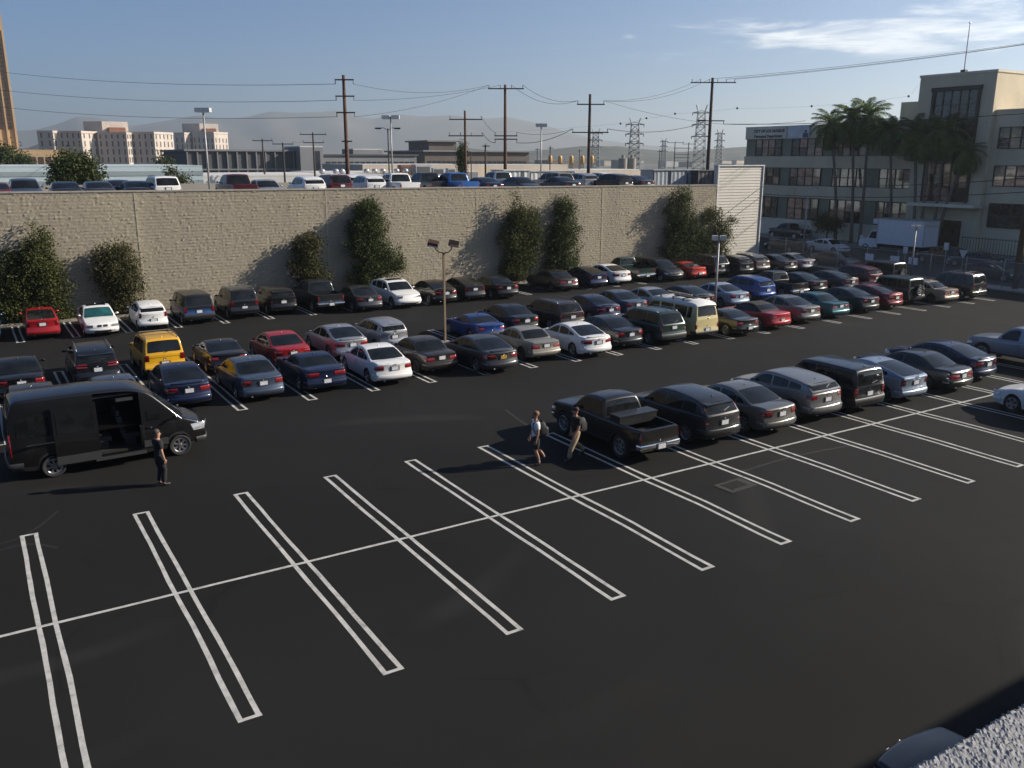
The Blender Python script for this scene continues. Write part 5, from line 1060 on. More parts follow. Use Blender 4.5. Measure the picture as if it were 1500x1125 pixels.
# ================================================================ TREES
def leaf_mat(name, a, b, c_):
    t = NT(name); g_ = t.n.new('ShaderNodeNewGeometry'); col = t.ramp(g_.outputs['Random Per Island'], [(.0, a), (.55, b), (1.0, c_)])
    tr = t.n.new('ShaderNodeBsdfTranslucent'); t.l.new(col, tr.inputs[0]); mxs = t.n.new('ShaderNodeMixShader'); mxs.inputs[0].default_value = .22
    t.set(Base_Color=col, Roughness=.7, Specular_IOR_Level=.15); t.l.new(t.b.outputs[0], mxs.inputs[1]); t.l.new(tr.outputs[0], mxs.inputs[2]); t.l.new(mxs.outputs[0], t.out.inputs[0]); return t.mat
M['leaf_olive'] = leaf_mat('olive_leaves', (.040, .048, .016), (.065, .075, .023), (.10, .105, .034))
M['leaf_green'] = leaf_mat('dark_green_leaves', (.032, .046, .016), (.052, .070, .023), (.080, .096, .032))
M['leaf_brown'] = leaf_mat('dry_olive_leaves', (.042, .044, .018), (.066, .066, .027), (.10, .093, .042))
M['bark'] = plain('tree_bark', (.075, .055, .04), .9, var=.4, scale=8, bump=.6)
def leaf_cloud(ells, n_cl, per, size, rg, shell=.45):
    """ells: list of (centre, radii); leaves gathered in clumps through the volume"""
    vol = np.array([e[1][0]*e[1][1]*e[1][2] for e in ells]); pk = rg.choice(len(ells), n_cl, p=vol**.8/np.sum(vol**.8))
    d = rg.normal(size=(n_cl, 3)); d /= np.linalg.norm(d, axis=1)[:, None]; rad = shell+(1-shell)*rg.random(n_cl)**.6; rad *= 1+.10*rg.normal(size=n_cl)
    cen = np.array([ells[k][0] for k in pk])+d*rad[:, None]*np.array([ells[k][1] for k in pk])
    cr_ = size*rg.uniform(1.6, 3.2, n_cl); N = n_cl*per
    pos = np.repeat(cen, per, 0)+rg.normal(size=(N, 3))*np.repeat(cr_, per)[:, None]*.55
    a = rg.normal(size=(N, 3)); a[:, 2] -= .25; a /= np.linalg.norm(a, axis=1)[:, None]; b = np.cross(a, rg.normal(size=(N, 3))); b /= np.linalg.norm(b, axis=1)[:, None]
    nrm = np.cross(a, b); s = size*rg.uniform(.55, 1.25, N)[:, None]
    v = np.stack([pos, pos+a*s*.5+b*s*.26+nrm*s*.08, pos+a*s, pos+a*s*.5-b*s*.26+nrm*s*.08], 1).reshape(-1, 3)
    return v, np.arange(N*4).reshape(-1, 4)
def leaf_mesh(name, v, f, mat):
    me = bpy.data.meshes.new(name); me.vertices.add(len(v)); me.vertices.foreach_set('co', v.astype(np.float32).ravel()); me.loops.add(len(f)*4); me.loops.foreach_set('vertex_index', f.astype(np.int32).ravel())
    me.polygons.add(len(f)); me.polygons.foreach_set('loop_start', np.arange(0, len(f)*4, 4, dtype=np.int32)); me.polygons.foreach_set('loop_total', np.full(len(f), 4, np.int32)); me.materials.append(mat); me.update(); me.validate(); return me
def tree(name, label, base, lobes, Y, mat, leaves, size, depth=.8, seed=1, cat='tree', ymax=None, group=None, wob=.5):
    """lobes: photo ellipses (cx, cy, rx, ry) standing in the plane at distance Y"""
    rg = np.random.default_rng(seed); T_ = thing(name, label, cat, base, 0, group); B0 = np.array(base); ells = []
    for (cx_, cy_, rx, ry) in lobes:
        c0 = gy(cx_, cy_, Y); k = 1/ppm(c0); yo = rg.uniform(-.2, .15)*depth; ells.append((np.array([c0[0], Y+yo, c0[2]])-B0, np.array([rx*k, max(.35, min(depth, rx*k*1.1)), ry*k])))
    area = np.array([e[1][0]*e[1][2] for e in ells]); leaves = int(leaves*2.1); n_cl = max(30, leaves//34)
    v, f = leaf_cloud(ells, n_cl, 34, size, rg, .25)
    if ymax is not None: v[:, 1] = np.minimum(v[:, 1], ymax-B0[1]-rg.random(len(v))*.12)
    v[:, 2] = np.maximum(v[:, 2], .02)
    obj('crown', leaf_mesh('crown', v, f, mat), T_)
    tr = MB(); topc = max(e[0][2] for e in ells)
    tr.tube([(0, 0, -.05), (.06, 0, topc*.25), (-.05, .02, topc*.5), (.04, 0, topc*.8), (0, 0, topc)], [.13, .11, .09, .06, .02], 8)
    for e in ells:
        c0 = e[0]; st = (0, 0, max(.3, c0[2]*.55)); tr.tube([st, tuple((np.array(st)+c0)/2+rg.normal(size=3)*.1), tuple(c0)], [.06, .045, .02], 6)
        for _ in range(3): q = c0+rg.normal(size=3)*e[1]*.45; tr.tube([tuple(c0-e[1]*np.array([0, 0, .4])), tuple(q)], [.03, .012], 5)
    tr.build('trunk', M['bark'], T_, True); return T_
WT = 39.55
def wall_tree(label, px, lobes, mat, leaves, size=.145, seed=1, depth=.95):
    b = gy(px, 440, WT); return tree('wall_tree', label, (b[0], WT, .08), lobes, WT, mat, leaves, size, depth, seed, ymax=WY-.06)
wall_tree('large olive tree with a pointed crown against the wall behind the red hatchback', 50, [(58, 352, 17, 24), (48, 385, 30, 30), (25, 405, 34, 42), (68, 412, 34, 36), (18, 446, 34, 30), (58, 450, 42, 24), (95, 462, 14, 14)], M['leaf_olive'], 13500, seed=2)
wall_tree('round olive tree on the wall behind the small white hatchback', 178, [(172, 378, 34, 22), (180, 410, 30, 34), (168, 402, 32, 20), (182, 446, 28, 22), (140, 398, 10, 5)], M['leaf_brown'], 7500, seed=3)
wall_tree('thin two-tufted tree on the wall behind the black sport utility', 450, [(452, 352, 22, 13), (447, 366, 17, 12), (451, 392, 26, 20), (463, 410, 22, 14)], M['leaf_brown'], 5200, seed=4)
wall_tree('tall full tree on the wall beside the white sport utility', 545, [(541, 306, 20, 14), (540, 330, 31, 22), (538, 356, 34, 26), (556, 380, 34, 26), (540, 402, 32, 18), (578, 390, 14, 14)], M['leaf_green'], 12000, seed=5)
wall_tree('tree with one thin spire on the wall beside its round-topped neighbour', 762, [(752, 294, 6, 13), (758, 318, 14, 14), (768, 320, 26, 18), (752, 345, 26, 22), (768, 372, 32, 24), (756, 395, 28, 16), (784, 345, 12, 22)], M['leaf_olive'], 9500, seed=6)
wall_tree('round-topped tree on the wall right of the spired tree', 826, [(828, 302, 18, 15), (829, 330, 26, 24), (826, 362, 31, 26), (824, 385, 28, 16)], M['leaf_green'], 8200, seed=7)
wall_tree('broad bushy tree on the wall behind the bright red coupe', 1000, [(1000, 287, 16, 13), (998, 312, 28, 22), (1005, 340, 40, 28), (992, 362, 30, 22), (1025, 362, 32, 24)], M['leaf_green'], 11000, seed=8)
wall_tree('smaller bush spreading over the edge of the cream siding', 1050, [(1048, 318, 18, 14), (1056, 342, 18, 18), (1070, 322, 8, 6), (1050, 368, 18, 16)], M['leaf_olive'], 4200, seed=9)
# low weeds along the strip
rg = np.random.default_rng(5); wv_, wf_ = leaf_cloud([(np.array([x, 39.6, .12]), np.array([1.2, .35, .12])) for x in np.arange(-1, 34, 3.1)], 70, 16, .12, rg)
wv_[:, 2] = np.maximum(wv_[:, 2], .1); o = stuff(obj('ground_weeds', leaf_mesh('weeds', wv_, wf_, M['leaf_brown']))); tag(o, 'sparse dry weeds in the planting strip at the foot of the wall', 'weeds')
# trees on and behind the deck
def far_tree(label, px, pyb, Y, lobes, mat, leaves, size, z0, seed, depth=2.2, name='tree'):
    b = gy(px, pyb, Y); return tree(name, label, (b[0], Y, z0), lobes, Y, mat, leaves, size, depth, seed)
far_tree('round leafy tree behind the deck before the striped warehouse', 110, 276, 68, [(105, 240, 24, 20), (92, 258, 18, 20), (118, 255, 28, 22), (132, 268, 16, 12), (104, 270, 28, 12)], M['leaf_green'], 6500, .26, 0, 31)
far_tree('thin young sapling on the deck before the striped warehouse', 260, 272, 66, [(250, 253, 7, 6), (258, 262, 11, 6), (268, 265, 6, 4), (262, 270, 10, 3)], M['leaf_olive'], 700, .24, 0, 32, .6)
far_tree('narrow dark cypress tree beside a brown power pole', 676, 262, 90, [(676.5, 218, 2.6, 9), (676.5, 232, 3.6, 14), (677, 250, 4.2, 14)], M['leaf_green'], 1500, .25, 0, 33, .5, 'cypress_tree')
far_tree('dark tree at the foot of the ochre podium', 8, 240, 200, [(6, 226, 14, 10), (14, 236, 10, 7), (-10, 232, 12, 12)], M['leaf_green'], 1500, .6, 0, 34, 3)
far_tree('low dark bush beside the ochre podium', 33, 242, 200, [(33, 237, 11, 5)], M['leaf_green'], 600, .55, 0, 35, 3)
far_tree('small dark tree between the pink blocks', 242, 242, 220, [(240, 238, 9, 4), (246, 240, 6, 4)], M['leaf_green'], 600, .6, 0, 36, 3)
bst = gx(1211, 345, 87.2)
stt = thing('street_tree', 'small round street tree before the office building', 'tree', (87.2, bst[1], .13)); rg = np.random.default_rng(41)
v, f = leaf_cloud([(np.array([0, 0, 2.4]), np.array([1.3, 1.5, .9])), (np.array([.2, .8, 2.0]), np.array([1.0, 1.0, .7])), (np.array([0, -.9, 2.1]), np.array([1., 1.0, .6]))], 90, 34, .24, rg); obj('crown', leaf_mesh('crown', v, f, M['leaf_olive']), stt)
mb = MB(); mb.tube([(0, 0, 0), (.03, 0, 1.2), (0, .05, 2.3)], [.09, .07, .03], 8); mb.build('trunk', M['bark'], stt, True)

# ---- feather palms before the office building
M['frond'] = leaf_mat('palm_frond', (.05, .09, .03), (.10, .16, .05), (.18, .23, .07)); M['frond'].node_tree.nodes['Mix Shader'].inputs[0].default_value = .4; M['palmtrunk'] = plain('palm_trunk', (.15, .125, .10), .9, var=.35, scale=3, bump=.5); M['palmshaft'] = plain('palm_crownshaft', (.05, .08, .03), .7)
def frond_mesh(L_, droop, seed):
    rg = np.random.default_rng(seed); mb = MB(); pts = []; n = 14
    for i in range(n+1): u = i/n; pts.append(np.array([0, L_*(u-.18*droop*u*u*u), L_*(.30*u-.62*droop*u*u)]))
    mb.tube([tuple(p_) for p_ in pts], [.03*(1-.8*i/n)+.004 for i in range(n+1)], 5)
    for i in range(1, n*3):
        u = i/(n*3); j = min(int(u*n), n-1); fr = u*n-j; p_ = pts[j]*(1-fr)+pts[j+1]*fr; t_ = pts[j+1]-pts[j]; t_ = t_/np.linalg.norm(t_)
        ll = (.30+.55*math.sin(math.pi*min(1, u*.9+.08)))*rg.uniform(.8, 1.15)
        for sx in (-1, 1):
            d = np.array([sx*.75, 0, 0])+t_*.55+np.array([0, 0, rg.uniform(-.15, .25)]); d /= np.linalg.norm(d); q1 = p_+d*ll*.5; q2 = p_+d*ll*.85+np.array([0, 0, -.32*ll]); w_ = t_*.03
            mb.add([p_-w_, p_+w_, q1+w_*1.1, q1-w_*1.1, q2], [(0, 1, 2, 3), (3, 2, 4)])
    return mb.mesh('frond', M['frond'])
FR = [frond_mesh(2.9, 1.0, 1), frond_mesh(3.1, 1.35, 2), frond_mesh(2.8, 1.6, 3), frond_mesh(2.8, .7, 4)]
PALM = [('leaning feather palm at the office wing end of the palm row', 1217, 187, 1224, 1.0), ('tall feather palm second along the office wing', 1248, 177, 1247, 1.05), ('tall thick feather palm left of the roof plant room', 1273, 174, 1260, 1.1), ('lower feather palm in front of the roof plant room', 1303, 196, 1304, .9),
        ('feather palm left of the entrance canopy', 1341, 198, 1338, 1.05), ('feather palm close beside the one left of the canopy', 1362, 204, 1348, 1.0), ('feather palm before the tall dark glazing', 1386, 198, 1366, 1.0), ('short drooping feather palm before the right half of the glazing', 1414, 228, 1372, .8)]
rg = np.random.default_rng(9)
for i, (lb, px, py, pxb, sc) in enumerate(PALM):
    c0 = gx(px, py, 87.8); b0 = gx(pxb, 345, 87.8); dy = c0[1]-b0[1]; h = c0[2]-.13; pt = thing('palm_tree', lb, 'palm', (87.8, b0[1], .13), 0, 'palms before the office building'); mb = MB()
    mb.tube([(0, dy*(u**1.6), h*u) for u in (0, .1, .3, .5, .7, .9, 1)], [.24, .19, .165, .16, .15, .13, .12], 10); mb.build('trunk', M['palmtrunk'], pt, True)
    mb = MB(); mb.tube([(0, dy, h-.1), (0, dy, h+.45), (0, dy, h+.8)], [.15, .13, .06], 8); mb.build('crownshaft', M['palmshaft'], pt, True)
    nf = 34
    for k in range(nf):
        lev = k/nf; el = .85-2.05*lev+rg.uniform(-.12, .12); obj('frond', FR[(3 if lev < .3 else (0 if lev < .55 else (1 if lev < .8 else 2)))], pt, (0, dy, h+.45-.3*lev), (el, rg.uniform(-.25, .25), k*2.399+rg.uniform(-.2, .2))).scale = (sc,)*3

# ================================================================ POLES AND WIRES
M['wood'] = plain('brown_pole_wood', (.10, .048, .028), .9, var=.35, scale=2, bump=.3); M['wood_dark'] = plain('dark_pole_wood', (.045, .033, .028), .9, var=.3, scale=2); M['ceramic'] = plain('insulator_grey', (.2, .2, .2), .4); M['wire'] = plain('black_cable', (.03, .03, .032), .7)
ATT = {}
def upole(key, label, px, pyt, dist, arms, r=.17, mat='wood', pxb=None, group=None):
    b = gd(px, pyt, dist); h = b[2]; P_ = thing('power_pole', label, 'power pole', (b[0], b[1], 0), 0, group)
    mb = MB(); mb.tube([(0, 0, -.1), (0, 0, h*.5), (0, 0, h)], [r*1.2, r, r*.72], 10); mb.build('pole', M[mat], P_, True); att = []
    for (py, half, ins, up) in arms:
        z = gd(px, py, dist)[2]; mb = MB(); ax = _r0; a = Vector((ax[0], ax[1], 0))*half
        rz = math.atan2(ax[1], ax[0]); mb.box((0, -.16, z), (2*half, .10, .12), rz); cm = mb.build('crossarm', M[mat], P_)
        for k in range(ins):
            u = -1+2*k/(ins-1) if ins > 1 else 0; u *= .94; q = Vector((a.x*u, a.y*u-.16, z)); zz = .38 if up else -.38
            m2 = MB(); m2.tube([q, q+Vector((0, 0, zz))], [.035, .05], 6); m2.build('insulator', M['ceramic'], cm); att.append(Vector((b[0], b[1], 0))+q+Vector((0, 0, zz)))
    ATT[key] = att; return P_
upole('P1', 'tallest brown power pole behind the deck with three short cross-arms', 503, 110, 88, [(117, .9, 2, False), (141, .9, 2, False), (165, .9, 2, False), (207, .5, 1, True)], .20)
upole('P2', 'brown power pole with a wide top arm behind the cream annex', 740, 124, 102, [(130, 2.0, 4, True), (199, 1.3, 2, True), (204, 1.3, 2, False)], .20)
upole('P3', 'shorter brown power pole beside the cypress', 681, 162, 104, [(175, 1.9, 2, True), (199, 2.0, 4, True)], .17)
upole('P4', 'brown power pole with two plain arms behind the champagne utility', 864.5, 138, 99, [(153, 1.5, 2, True), (194, 2.0, 2, True)], .20, 'wood_dark')
upole('P5', 'dark power pole with many insulators beside the cream siding block', 1044, 114, 112, [(121, 2.7, 6, True), (177, 1.6, 2, False)], .22, 'wood_dark')
for i, (px, py, d_, arms, lb) in enumerate(((384, 203, 150, [(206, 1.6, 3, True)], 'thin dark pole left of three near the dark shed'), (414, 209, 140, [(211, 1.6, 2, True)], 'thin dark pole with one plain arm before the dark shed'), (458, 194, 140, [(197, 2.0, 3, True), (209, 1.6, 2, True)], 'thin dark pole with two arms before the stair block'),
        (711, 212, 120, [(214, .5, 1, True)], 'thin short pole left of the wide-armed brown pole'), (989, 208, 240, [(209, 2.2, 3, True)], 'left pole of the substation pair'), (1009, 209, 240, [(211, 1.8, 3, True)], 'right pole of the substation pair'), (806, 214, 200, [(217, .6, 1, True)], 'thin dark pole among the yellow tanks'), (966.5, 219, 260, [(222, .7, 1, True)], 'thin far pole left of the substation'), (787, 217, 250, [(219, .8, 1, True)], 'thin far pole left of the yellow tank row'), (849, 219, 250, [(221, .8, 1, True)], 'thin far pole left of the two-arm brown pole'), (235, 219, 210, [(221, 1.2, 2, True)], 'thin pole before the wide pink block'))):
    upole('S%d' % i, lb, px, py, d_, arms, .15, 'wood_dark')
# substation bus between the two poles
sb = gd(999, 226, 240); ss = thing('substation_bus', 'rack of bars and insulators between the two substation poles', 'substation', (sb[0], sb[1], 0)); 
for py in (217, 226, 231, 236): z = gd(999, py, 240)[2]; mb = MB(); mb.box((0, 0, z), (4.2, .12, .12), math.atan2(_r0[1], _r0[0])); mb.build('bus_bar', M['wood_dark'], ss)
# the big pole by the fence
bp_ = gz(1487, 420); P_ = thing('power_pole', 'thick brown pole standing on the sidewalk by the fence', 'power pole', (66.9, gx(1487, 420, 66.9)[1], .1)); tp = gd(1499, 270, math.hypot(66.9-CAM[0], P_.location.y-CAM[1]))
mb = MB(); mb.tube([(0, 0, -.1), (0, 0, 6), (0, 0, 13)], [.24, .21, .16], 12); mb.build('pole', M['wood'], P_, True); mb = MB(); mb.box((0, -.2, 12.2), (.12, 2.6, .12)); mb.build('crossarm', M['wood'], P_)
BIGTOP = Vector((66.9, P_.location.y, 12.3))
def wire(a, b, sag, label, group='power lines', r=.018):
    a, b = Vector(a), Vector(b); L_ = (b-a).length; mb = MB(); n = 18
    mb.tube([a.lerp(b, i/n)-Vector((0, 0, sag*4*(i/n)*(1-i/n))) for i in range(n+1)], r, 5); o = mb.build('power_line', M['wire']); tag(o, label, 'cable', group); o['group'] = group; return o
lw = 'thin power line strung between the brown poles and beyond the deck'
for k, py in enumerate((100, 127, 152)):
    wire(ATT['P1'][2*k], gd(-60, py-3, 150), .9, lw, r=.022)
wire(ATT['P1'][1], ATT['P2'][0], .8, lw); wire(ATT['P1'][3], ATT['P2'][1], .4, lw); wire(ATT['P1'][5], ATT['P2'][0], .5, lw)
wire(ATT['P2'][3], ATT['P4'][0], .7, lw); wire(ATT['P2'][2], ATT['P4'][0], 1.0, lw); wire(ATT['P3'][1], ATT['P2'][4], .3, lw); wire(ATT['P3'][5], ATT['P2'][6], .3, lw, r=.03)
wire(ATT['P4'][1], ATT['P5'][1], .7, lw); wire(ATT['P4'][1], ATT['P5'][2], .9, lw); wire(ATT['P2'][7], ATT['P4'][2], .5, lw, r=.03); wire(ATT['P2'][5], ATT['P4'][2], .4, lw); wire(ATT['P4'][3], ATT['P5'][6], .6, lw, r=.035); wire(ATT['P4'][1], ATT['P5'][7], .4, lw)
rp = thing('power_pole', 'tall dark power pole on the far sidewalk south of the office entrance', 'power pole', (88.3, 6.0, .13)); mb = MB(); mb.tube([(0, 0, -.1), (0, 0, 10), (0, 0, 22)], [.26, .22, .16], 10); mb.build('pole', M['wood_dark'], rp, True); mb = MB(); mb.box((0, 0, 21.4), (.12, 3.2, .12)); mb.build('crossarm', M['wood_dark'], rp)
lp = gd(-60, 110, 150); lpp = thing('power_pole', 'power pole west of the striped warehouse carrying three lines', 'power pole', (lp[0], lp[1], 0)); mb = MB(); mb.tube([(0, 0, -.1), (0, 0, 12), (0, 0, gd(-60, 92, 150)[2])], [.26, .22, .16], 10); mb.build('pole', M['wood'], lpp, True)
for k in (2, 4, 5): wire(ATT['P5'][k], Vector((88.3, 4.6+(k-2)*.9, 21.5)), .6, lw)
wire(ATT['P5'][7], Vector((88.2, 6.0, 15.0)), .8, lw, r=.035); wire(ATT['P5'][7], Vector((89, 56, 14.2)), .2, lw, r=.02)
wire(ATT['S0'][2], ATT['S1'][0], .3, lw); wire(ATT['S1'][1], ATT['S2'][3], .3, lw)
wire(Vector((65.1, 45, 7.4)), BIGTOP+Vector((0, 0, -4.0)), .5, 'low dark cable crossing in front of the office building', 'street cables', .03); wire(Vector((65.1, 45, 6.5)), BIGTOP+Vector((0, 0, -5.0)), .5, 'low dark cable crossing in front of the office building', 'street cables', .03)
# marker balls on a high thin line
mp_ = [gd(px, py, 128) for px, py in ((909, 181), (947, 173), (989, 166.5), (1080, 158.5), (1189, 155.5), (1331, 141))]
M['ball'] = plain('dark_marker_ball', (.06, .05, .05), .6)
for q in mp_:
    mb = MB(); mb.lathe([(.001, .16), (.11, .11), (.16, 0), (.11, -.11), (.001, -.16)], 10); o = mb.build('marker_ball', M['ball'], None, True, loc=tuple(q)); tag(o, 'small dark marker ball on a thin high line', 'marker ball', 'marker balls on the high line')
mp_ = [ATT['P2'][4]]+mp_+[Vector((89.4, 40.8, 18.3))]
for a, b in zip(mp_[:-1], mp_[1:]): wire(a, b, .1, 'very thin high line that carries the dark marker balls', 'marker ball line', .008)
# lattice transmission towers
M['lattice'] = plain('grey_lattice_steel', (.17, .18, .19), .6, .4)
def lattice(label, px, pyt, pyb, wpx, dist):
    t0 = gd(px, pyt, dist); k = dist/F_PX; h = t0[2]; w = wpx*k/2; T_ = thing('transmission_tower', label, 'pylon', (t0[0], t0[1], 0), -YAW); mb = MB(); r = .10*dist/400+.05; lv = 10
    wd = lambda u: w*(.75-.35*u) if u < .9 else w*.40
    for sx in (-1, 1):
        for sy in (-1, 1): q = MB(); q.tube([(sx*wd(u)*1.0, sy*wd(u)*.6, h*u) for u in np.linspace(0, .97, 8)]+[(sx*w*.62, sy*w*.1, h*1.06)], r, 4); q.build('leg', M['lattice'], T_)
    for i in range(lv):
        u0, u1 = i/lv*.95, (i+1)/lv*.95
        for sy in (-1, 1):
            mb.tube([(-wd(u0), sy*wd(u0)*.6, h*u0), (wd(u1), sy*wd(u1)*.6, h*u1)], r*.55, 4); mb.tube([(wd(u0), sy*wd(u0)*.6, h*u0), (-wd(u1), sy*wd(u1)*.6, h*u1)], r*.55, 4); mb.tube([(-wd(u1), sy*wd(u1)*.6, h*u1), (wd(u1), sy*wd(u1)*.6, h*u1)], r*.55, 4)
    stuff(mb.build('bracing', M['lattice'], T_))
    for u in (.95, .79, .63):
        q = MB(); q.tube([(-w*1.05, 0, h*u), (w*1.05, 0, h*u)], r*1.3, 4); q.tube([(-w*1.05, 0, h*u), (0, 0, h*u+w*.25), (w*1.05, 0, h*u)], r*.8, 4); q.build('crossarm', M['lattice'], T_)
        for sx in (-1, 1): q = MB(); q.tube([(sx*w*1.0, 0, h*u), (sx*w*1.0, 0, h*u-w*.28)], r*1.2, 4); q.build('insulator', M['ceramic'], T_)
lattice('middle lattice transmission tower above the silos', 930.5, 178, 245, 25, 420); lattice('tall lattice transmission tower left of the dark insulator pole', 1028, 160, 245, 24, 400); lattice('faint far lattice tower behind the two-arm brown pole', 873, 192, 240, 18, 620); lattice('faint far lattice tower left of the office building', 1055, 193, 240, 13, 700); lattice('small faint lattice tower just left of the two-arm pole', 973, 205, 240, 10, 900)

# ================================================================ LAMPS
M['tanpole'] = plain('tan_painted_steel', (.22, .155, .095), .6, .1, var=.2); M['brownhead'] = plain('brown_lamp_head', (.07, .035, .022), .5, .2); M['lampglass'] = plain('frosted_lamp_glass', (.75, .73, .68), .3); M['lamp_head'] = plain('pale_lamp_head', (.55, .55, .53), .4, .2, var=.1); M['greypole'] = plain('grey_lamp_pole', (.34, .34, .34), .5, .3)
l1 = thing('lamp_post', 'tan lamp post with two brown floodlights on a forked bracket', 'lamp', (20.0, 19.75, 0)); mb = MB(); mb.box((0, 0, 2.5), (.10, .10, 5.0)); mb.build('pole', M['tanpole'], l1); mb = MB(); mb.box((0, 0, .25), (.5, .5, .5)); mb.build('concrete_base', M['concrete'], l1)
mb = MB(); ax = _r0; P1_ = [(-.42*ax[0], -.42*ax[1], 5.45), (-.40*ax[0], -.40*ax[1], 5.2), (-.25*ax[0], -.25*ax[1], 5.05), (0, 0, 5.0), (.25*ax[0], .25*ax[1], 5.05), (.40*ax[0], .40*ax[1], 5.2), (.42*ax[0], .42*ax[1], 5.45)]; mb.tube(P1_, .03, 6); mb.build('bracket', M['brownhead'], l1, True)
for sx, tl in ((-1, .35), (1, -.15)):
    c0 = Vector((sx*.52*ax[0], sx*.52*ax[1], 5.48)); mb = MB(); mb.box(c0, (.52, .34, .22), math.atan2(ax[1], ax[0]), rx=R(-25)*sx, ry=R(12)); hd = mb.build('floodlight', M['brownhead'], l1); mb = MB(); mb.box(c0+Vector((0, -.03, -.10)), (.42, .28, .06), math.atan2(ax[1], ax[0]), rx=R(-25)*sx, ry=R(12)); mb.build('lens', M['lampglass'], hd)
def box_lamp(label, x, y, z0, z1, two=True, pr=.07, head=(.34, .30, .26), rz=0, name='lamp_post'):
    T_ = thing(name, label, 'lamp', (x, y, z0), rz); h = z1-z0; mb = MB(); mb.tube([(0, 0, 0), (0, 0, h-.2)], [pr, pr*.8], 10); mb.build('pole', M['greypole'], T_, True); mb = MB(); mb.box((0, 0, .15), (pr*5, pr*5, .3)); mb.build('base', M['concrete'], T_)
    mb = MB(); mb.box((0, 0, h-.18), (.55 if two else .3, .07, .07)); mb.build('arm', M['greypole'], T_)
    for sx in ((-1, 1) if two else (1,)):
        mb = MB(); c = (sx*(head[0]/2+.08) if two else 0, 0, h-head[2]/2); mb.box(c, head); hd = mb.build('lamp_head', M['lamp_head'], T_); mb = MB(); mb.box((c[0], 0, h-head[2]-.012), (head[0]*.85, head[1]*.85, .03)); mb.build('lens', M['lampglass'], hd)
    return T_
box_lamp('grey lamp post with twin square heads among the middle rows', 39.0, 19.75, 0, 5.05, rz=-YAW)
box_lamp('grey lamp post with twin square heads near the street fence', 65.2, gx(1334, 404, 65.2)[1], 0, 4.45, rz=-YAW)
def deck_lamp(label, px, py, Y, two=False, head=(1.1, .55, .3)):
    b = gy(px, py, Y); return box_lamp(label, b[0], Y, DZ, b[2], two, .075, head, -YAW)
deck_lamp('tall grey deck lamp with one flat head before the pink blocks', 297, 158, 50); deck_lamp('tall grey deck lamp with two flat heads right of the tallest pole', 572, 169, 60, True, (.75, .5, .32)); deck_lamp('tall grey deck lamp with one flat head before the white container', 793, 181, 54)
def cobra(label, px, py, dist, pxs, z0=0, mat='wood_dark', z_base=None):
    b = gd(px, py, dist); T_ = thing('street_lamp', label, 'lamp', (b[0], b[1], z0), -YAW); h = b[2]-z0; mb = MB(); mb.tube([(0, 0, 0), (0, 0, h)], [.11, .07], 8); mb.build('pole', M[mat], T_, True)
    for sx in pxs:
        L_ = abs(sx)*dist/F_PX; s_ = 1 if sx > 0 else -1; mb = MB(); mb.tube([(0, 0, h-.25), (s_*L_*.5, 0, h+.05), (s_*L_, 0, h+.05)], .04, 6); mb.build('arm', M[mat], T_); mb = MB(); mb.box((s_*(L_+.2), 0, h), (.75, .3, .16)); hd = mb.build('lamp_head', M[mat], T_); mb = MB(); mb.box((s_*(L_+.25), 0, h-.09), (.45, .22, .04)); mb.build('lens', M['lampglass'], hd)
cobra('dark street lamp with two arms left of the two-headed deck lamp', 568, 188, 110, (-11, 11)); cobra('dark street lamp with one short arm beside the cypress', 690, 222, 130, (-6,))
slp = gz(1176, 376); cobra('grey street lamp with one arm in the street beside the siding block', 1184, 275, math.hypot(slp[0]-CAM[0], slp[1]-CAM[1]), (14,), 0, 'greypole')

# ================================================================ CHAIN-LINK FENCE AND STREET SIGNS
FX = 66.3
t = NT('chain_link'); p = t.pos((1, 1, 1)); 
tr = t.n.new('ShaderNodeBsdfTransparent'); mxs = t.n.new('ShaderNodeMixShader'); sp = t.n.new('ShaderNodeSeparateXYZ'); t.l.new(p, sp.inputs[0])
def diag(sg): return t.math('LESS_THAN', t.math('ABSOLUTE', t.math('SUBTRACT', t.math('FRACT', t.math('MULTIPLY', t.math('ADD', sp.outputs[1], t.math('MULTIPLY', sp.outputs[2], sg)), 12.0)), .5)), .07)
fac = t.math('MAXIMUM', diag(1.0), diag(-1.0)); t.set(Base_Color=(.30, .30, .30), Metallic=.5, Roughness=.5); t.l.new(fac, mxs.inputs[0]); t.l.new(tr.outputs[0], mxs.inputs[1]); t.l.new(t.b.outputs[0], mxs.inputs[2]); t.l.new(mxs.outputs[0], t.out.inputs[0]); M['chain'] = t.mat
fe = thing('chain_link_fence', 'grey chain-link fence along the street side of the lot', 'fence', (FX, 20, .10)); y0_, y1_ = -16, 40.1
mb = MB(); mb.grid([[(0, y-20, z) for z in (.05, 1.95)] for y in np.linspace(y0_, y1_, 30)]); mb.build('mesh_panel', M['chain'], fe)
for y in np.arange(y0_, y1_, 3.0): mb = MB(); mb.tube([(0, y-20, 0), (0, y-20, 2.15)], .035, 8); mb.build('post', M['greypole'], fe, True)
mb = MB(); mb.tube([(0, y0_-20, 2.0), (0, y1_-20, 2.0)], .025, 8); mb.build('top_rail', M['greypole'], fe)
for i, (px, py) in enumerate(((1273.5, 376.5), (1310.5, 380), (1337.5, 382.5))):
    q = gx(px, py, FX-.05); sg = thing('fence_sign', ['white board on the fence beside the box truck cab', 'white board in the middle of the three on the fence', 'white board on the fence next to the grey lamp post'][i], 'sign', (FX-.05, q[1], q[2])); mb = MB(); mb.box((0, 0, 0), (.02, .85, .58)); mb.build('board', M['sign_white'], sg); mb = MB(); mb.box((-.012, 0, .0), (.01, .80, .53)); mb.build('face', M['truckwhite'], sg)
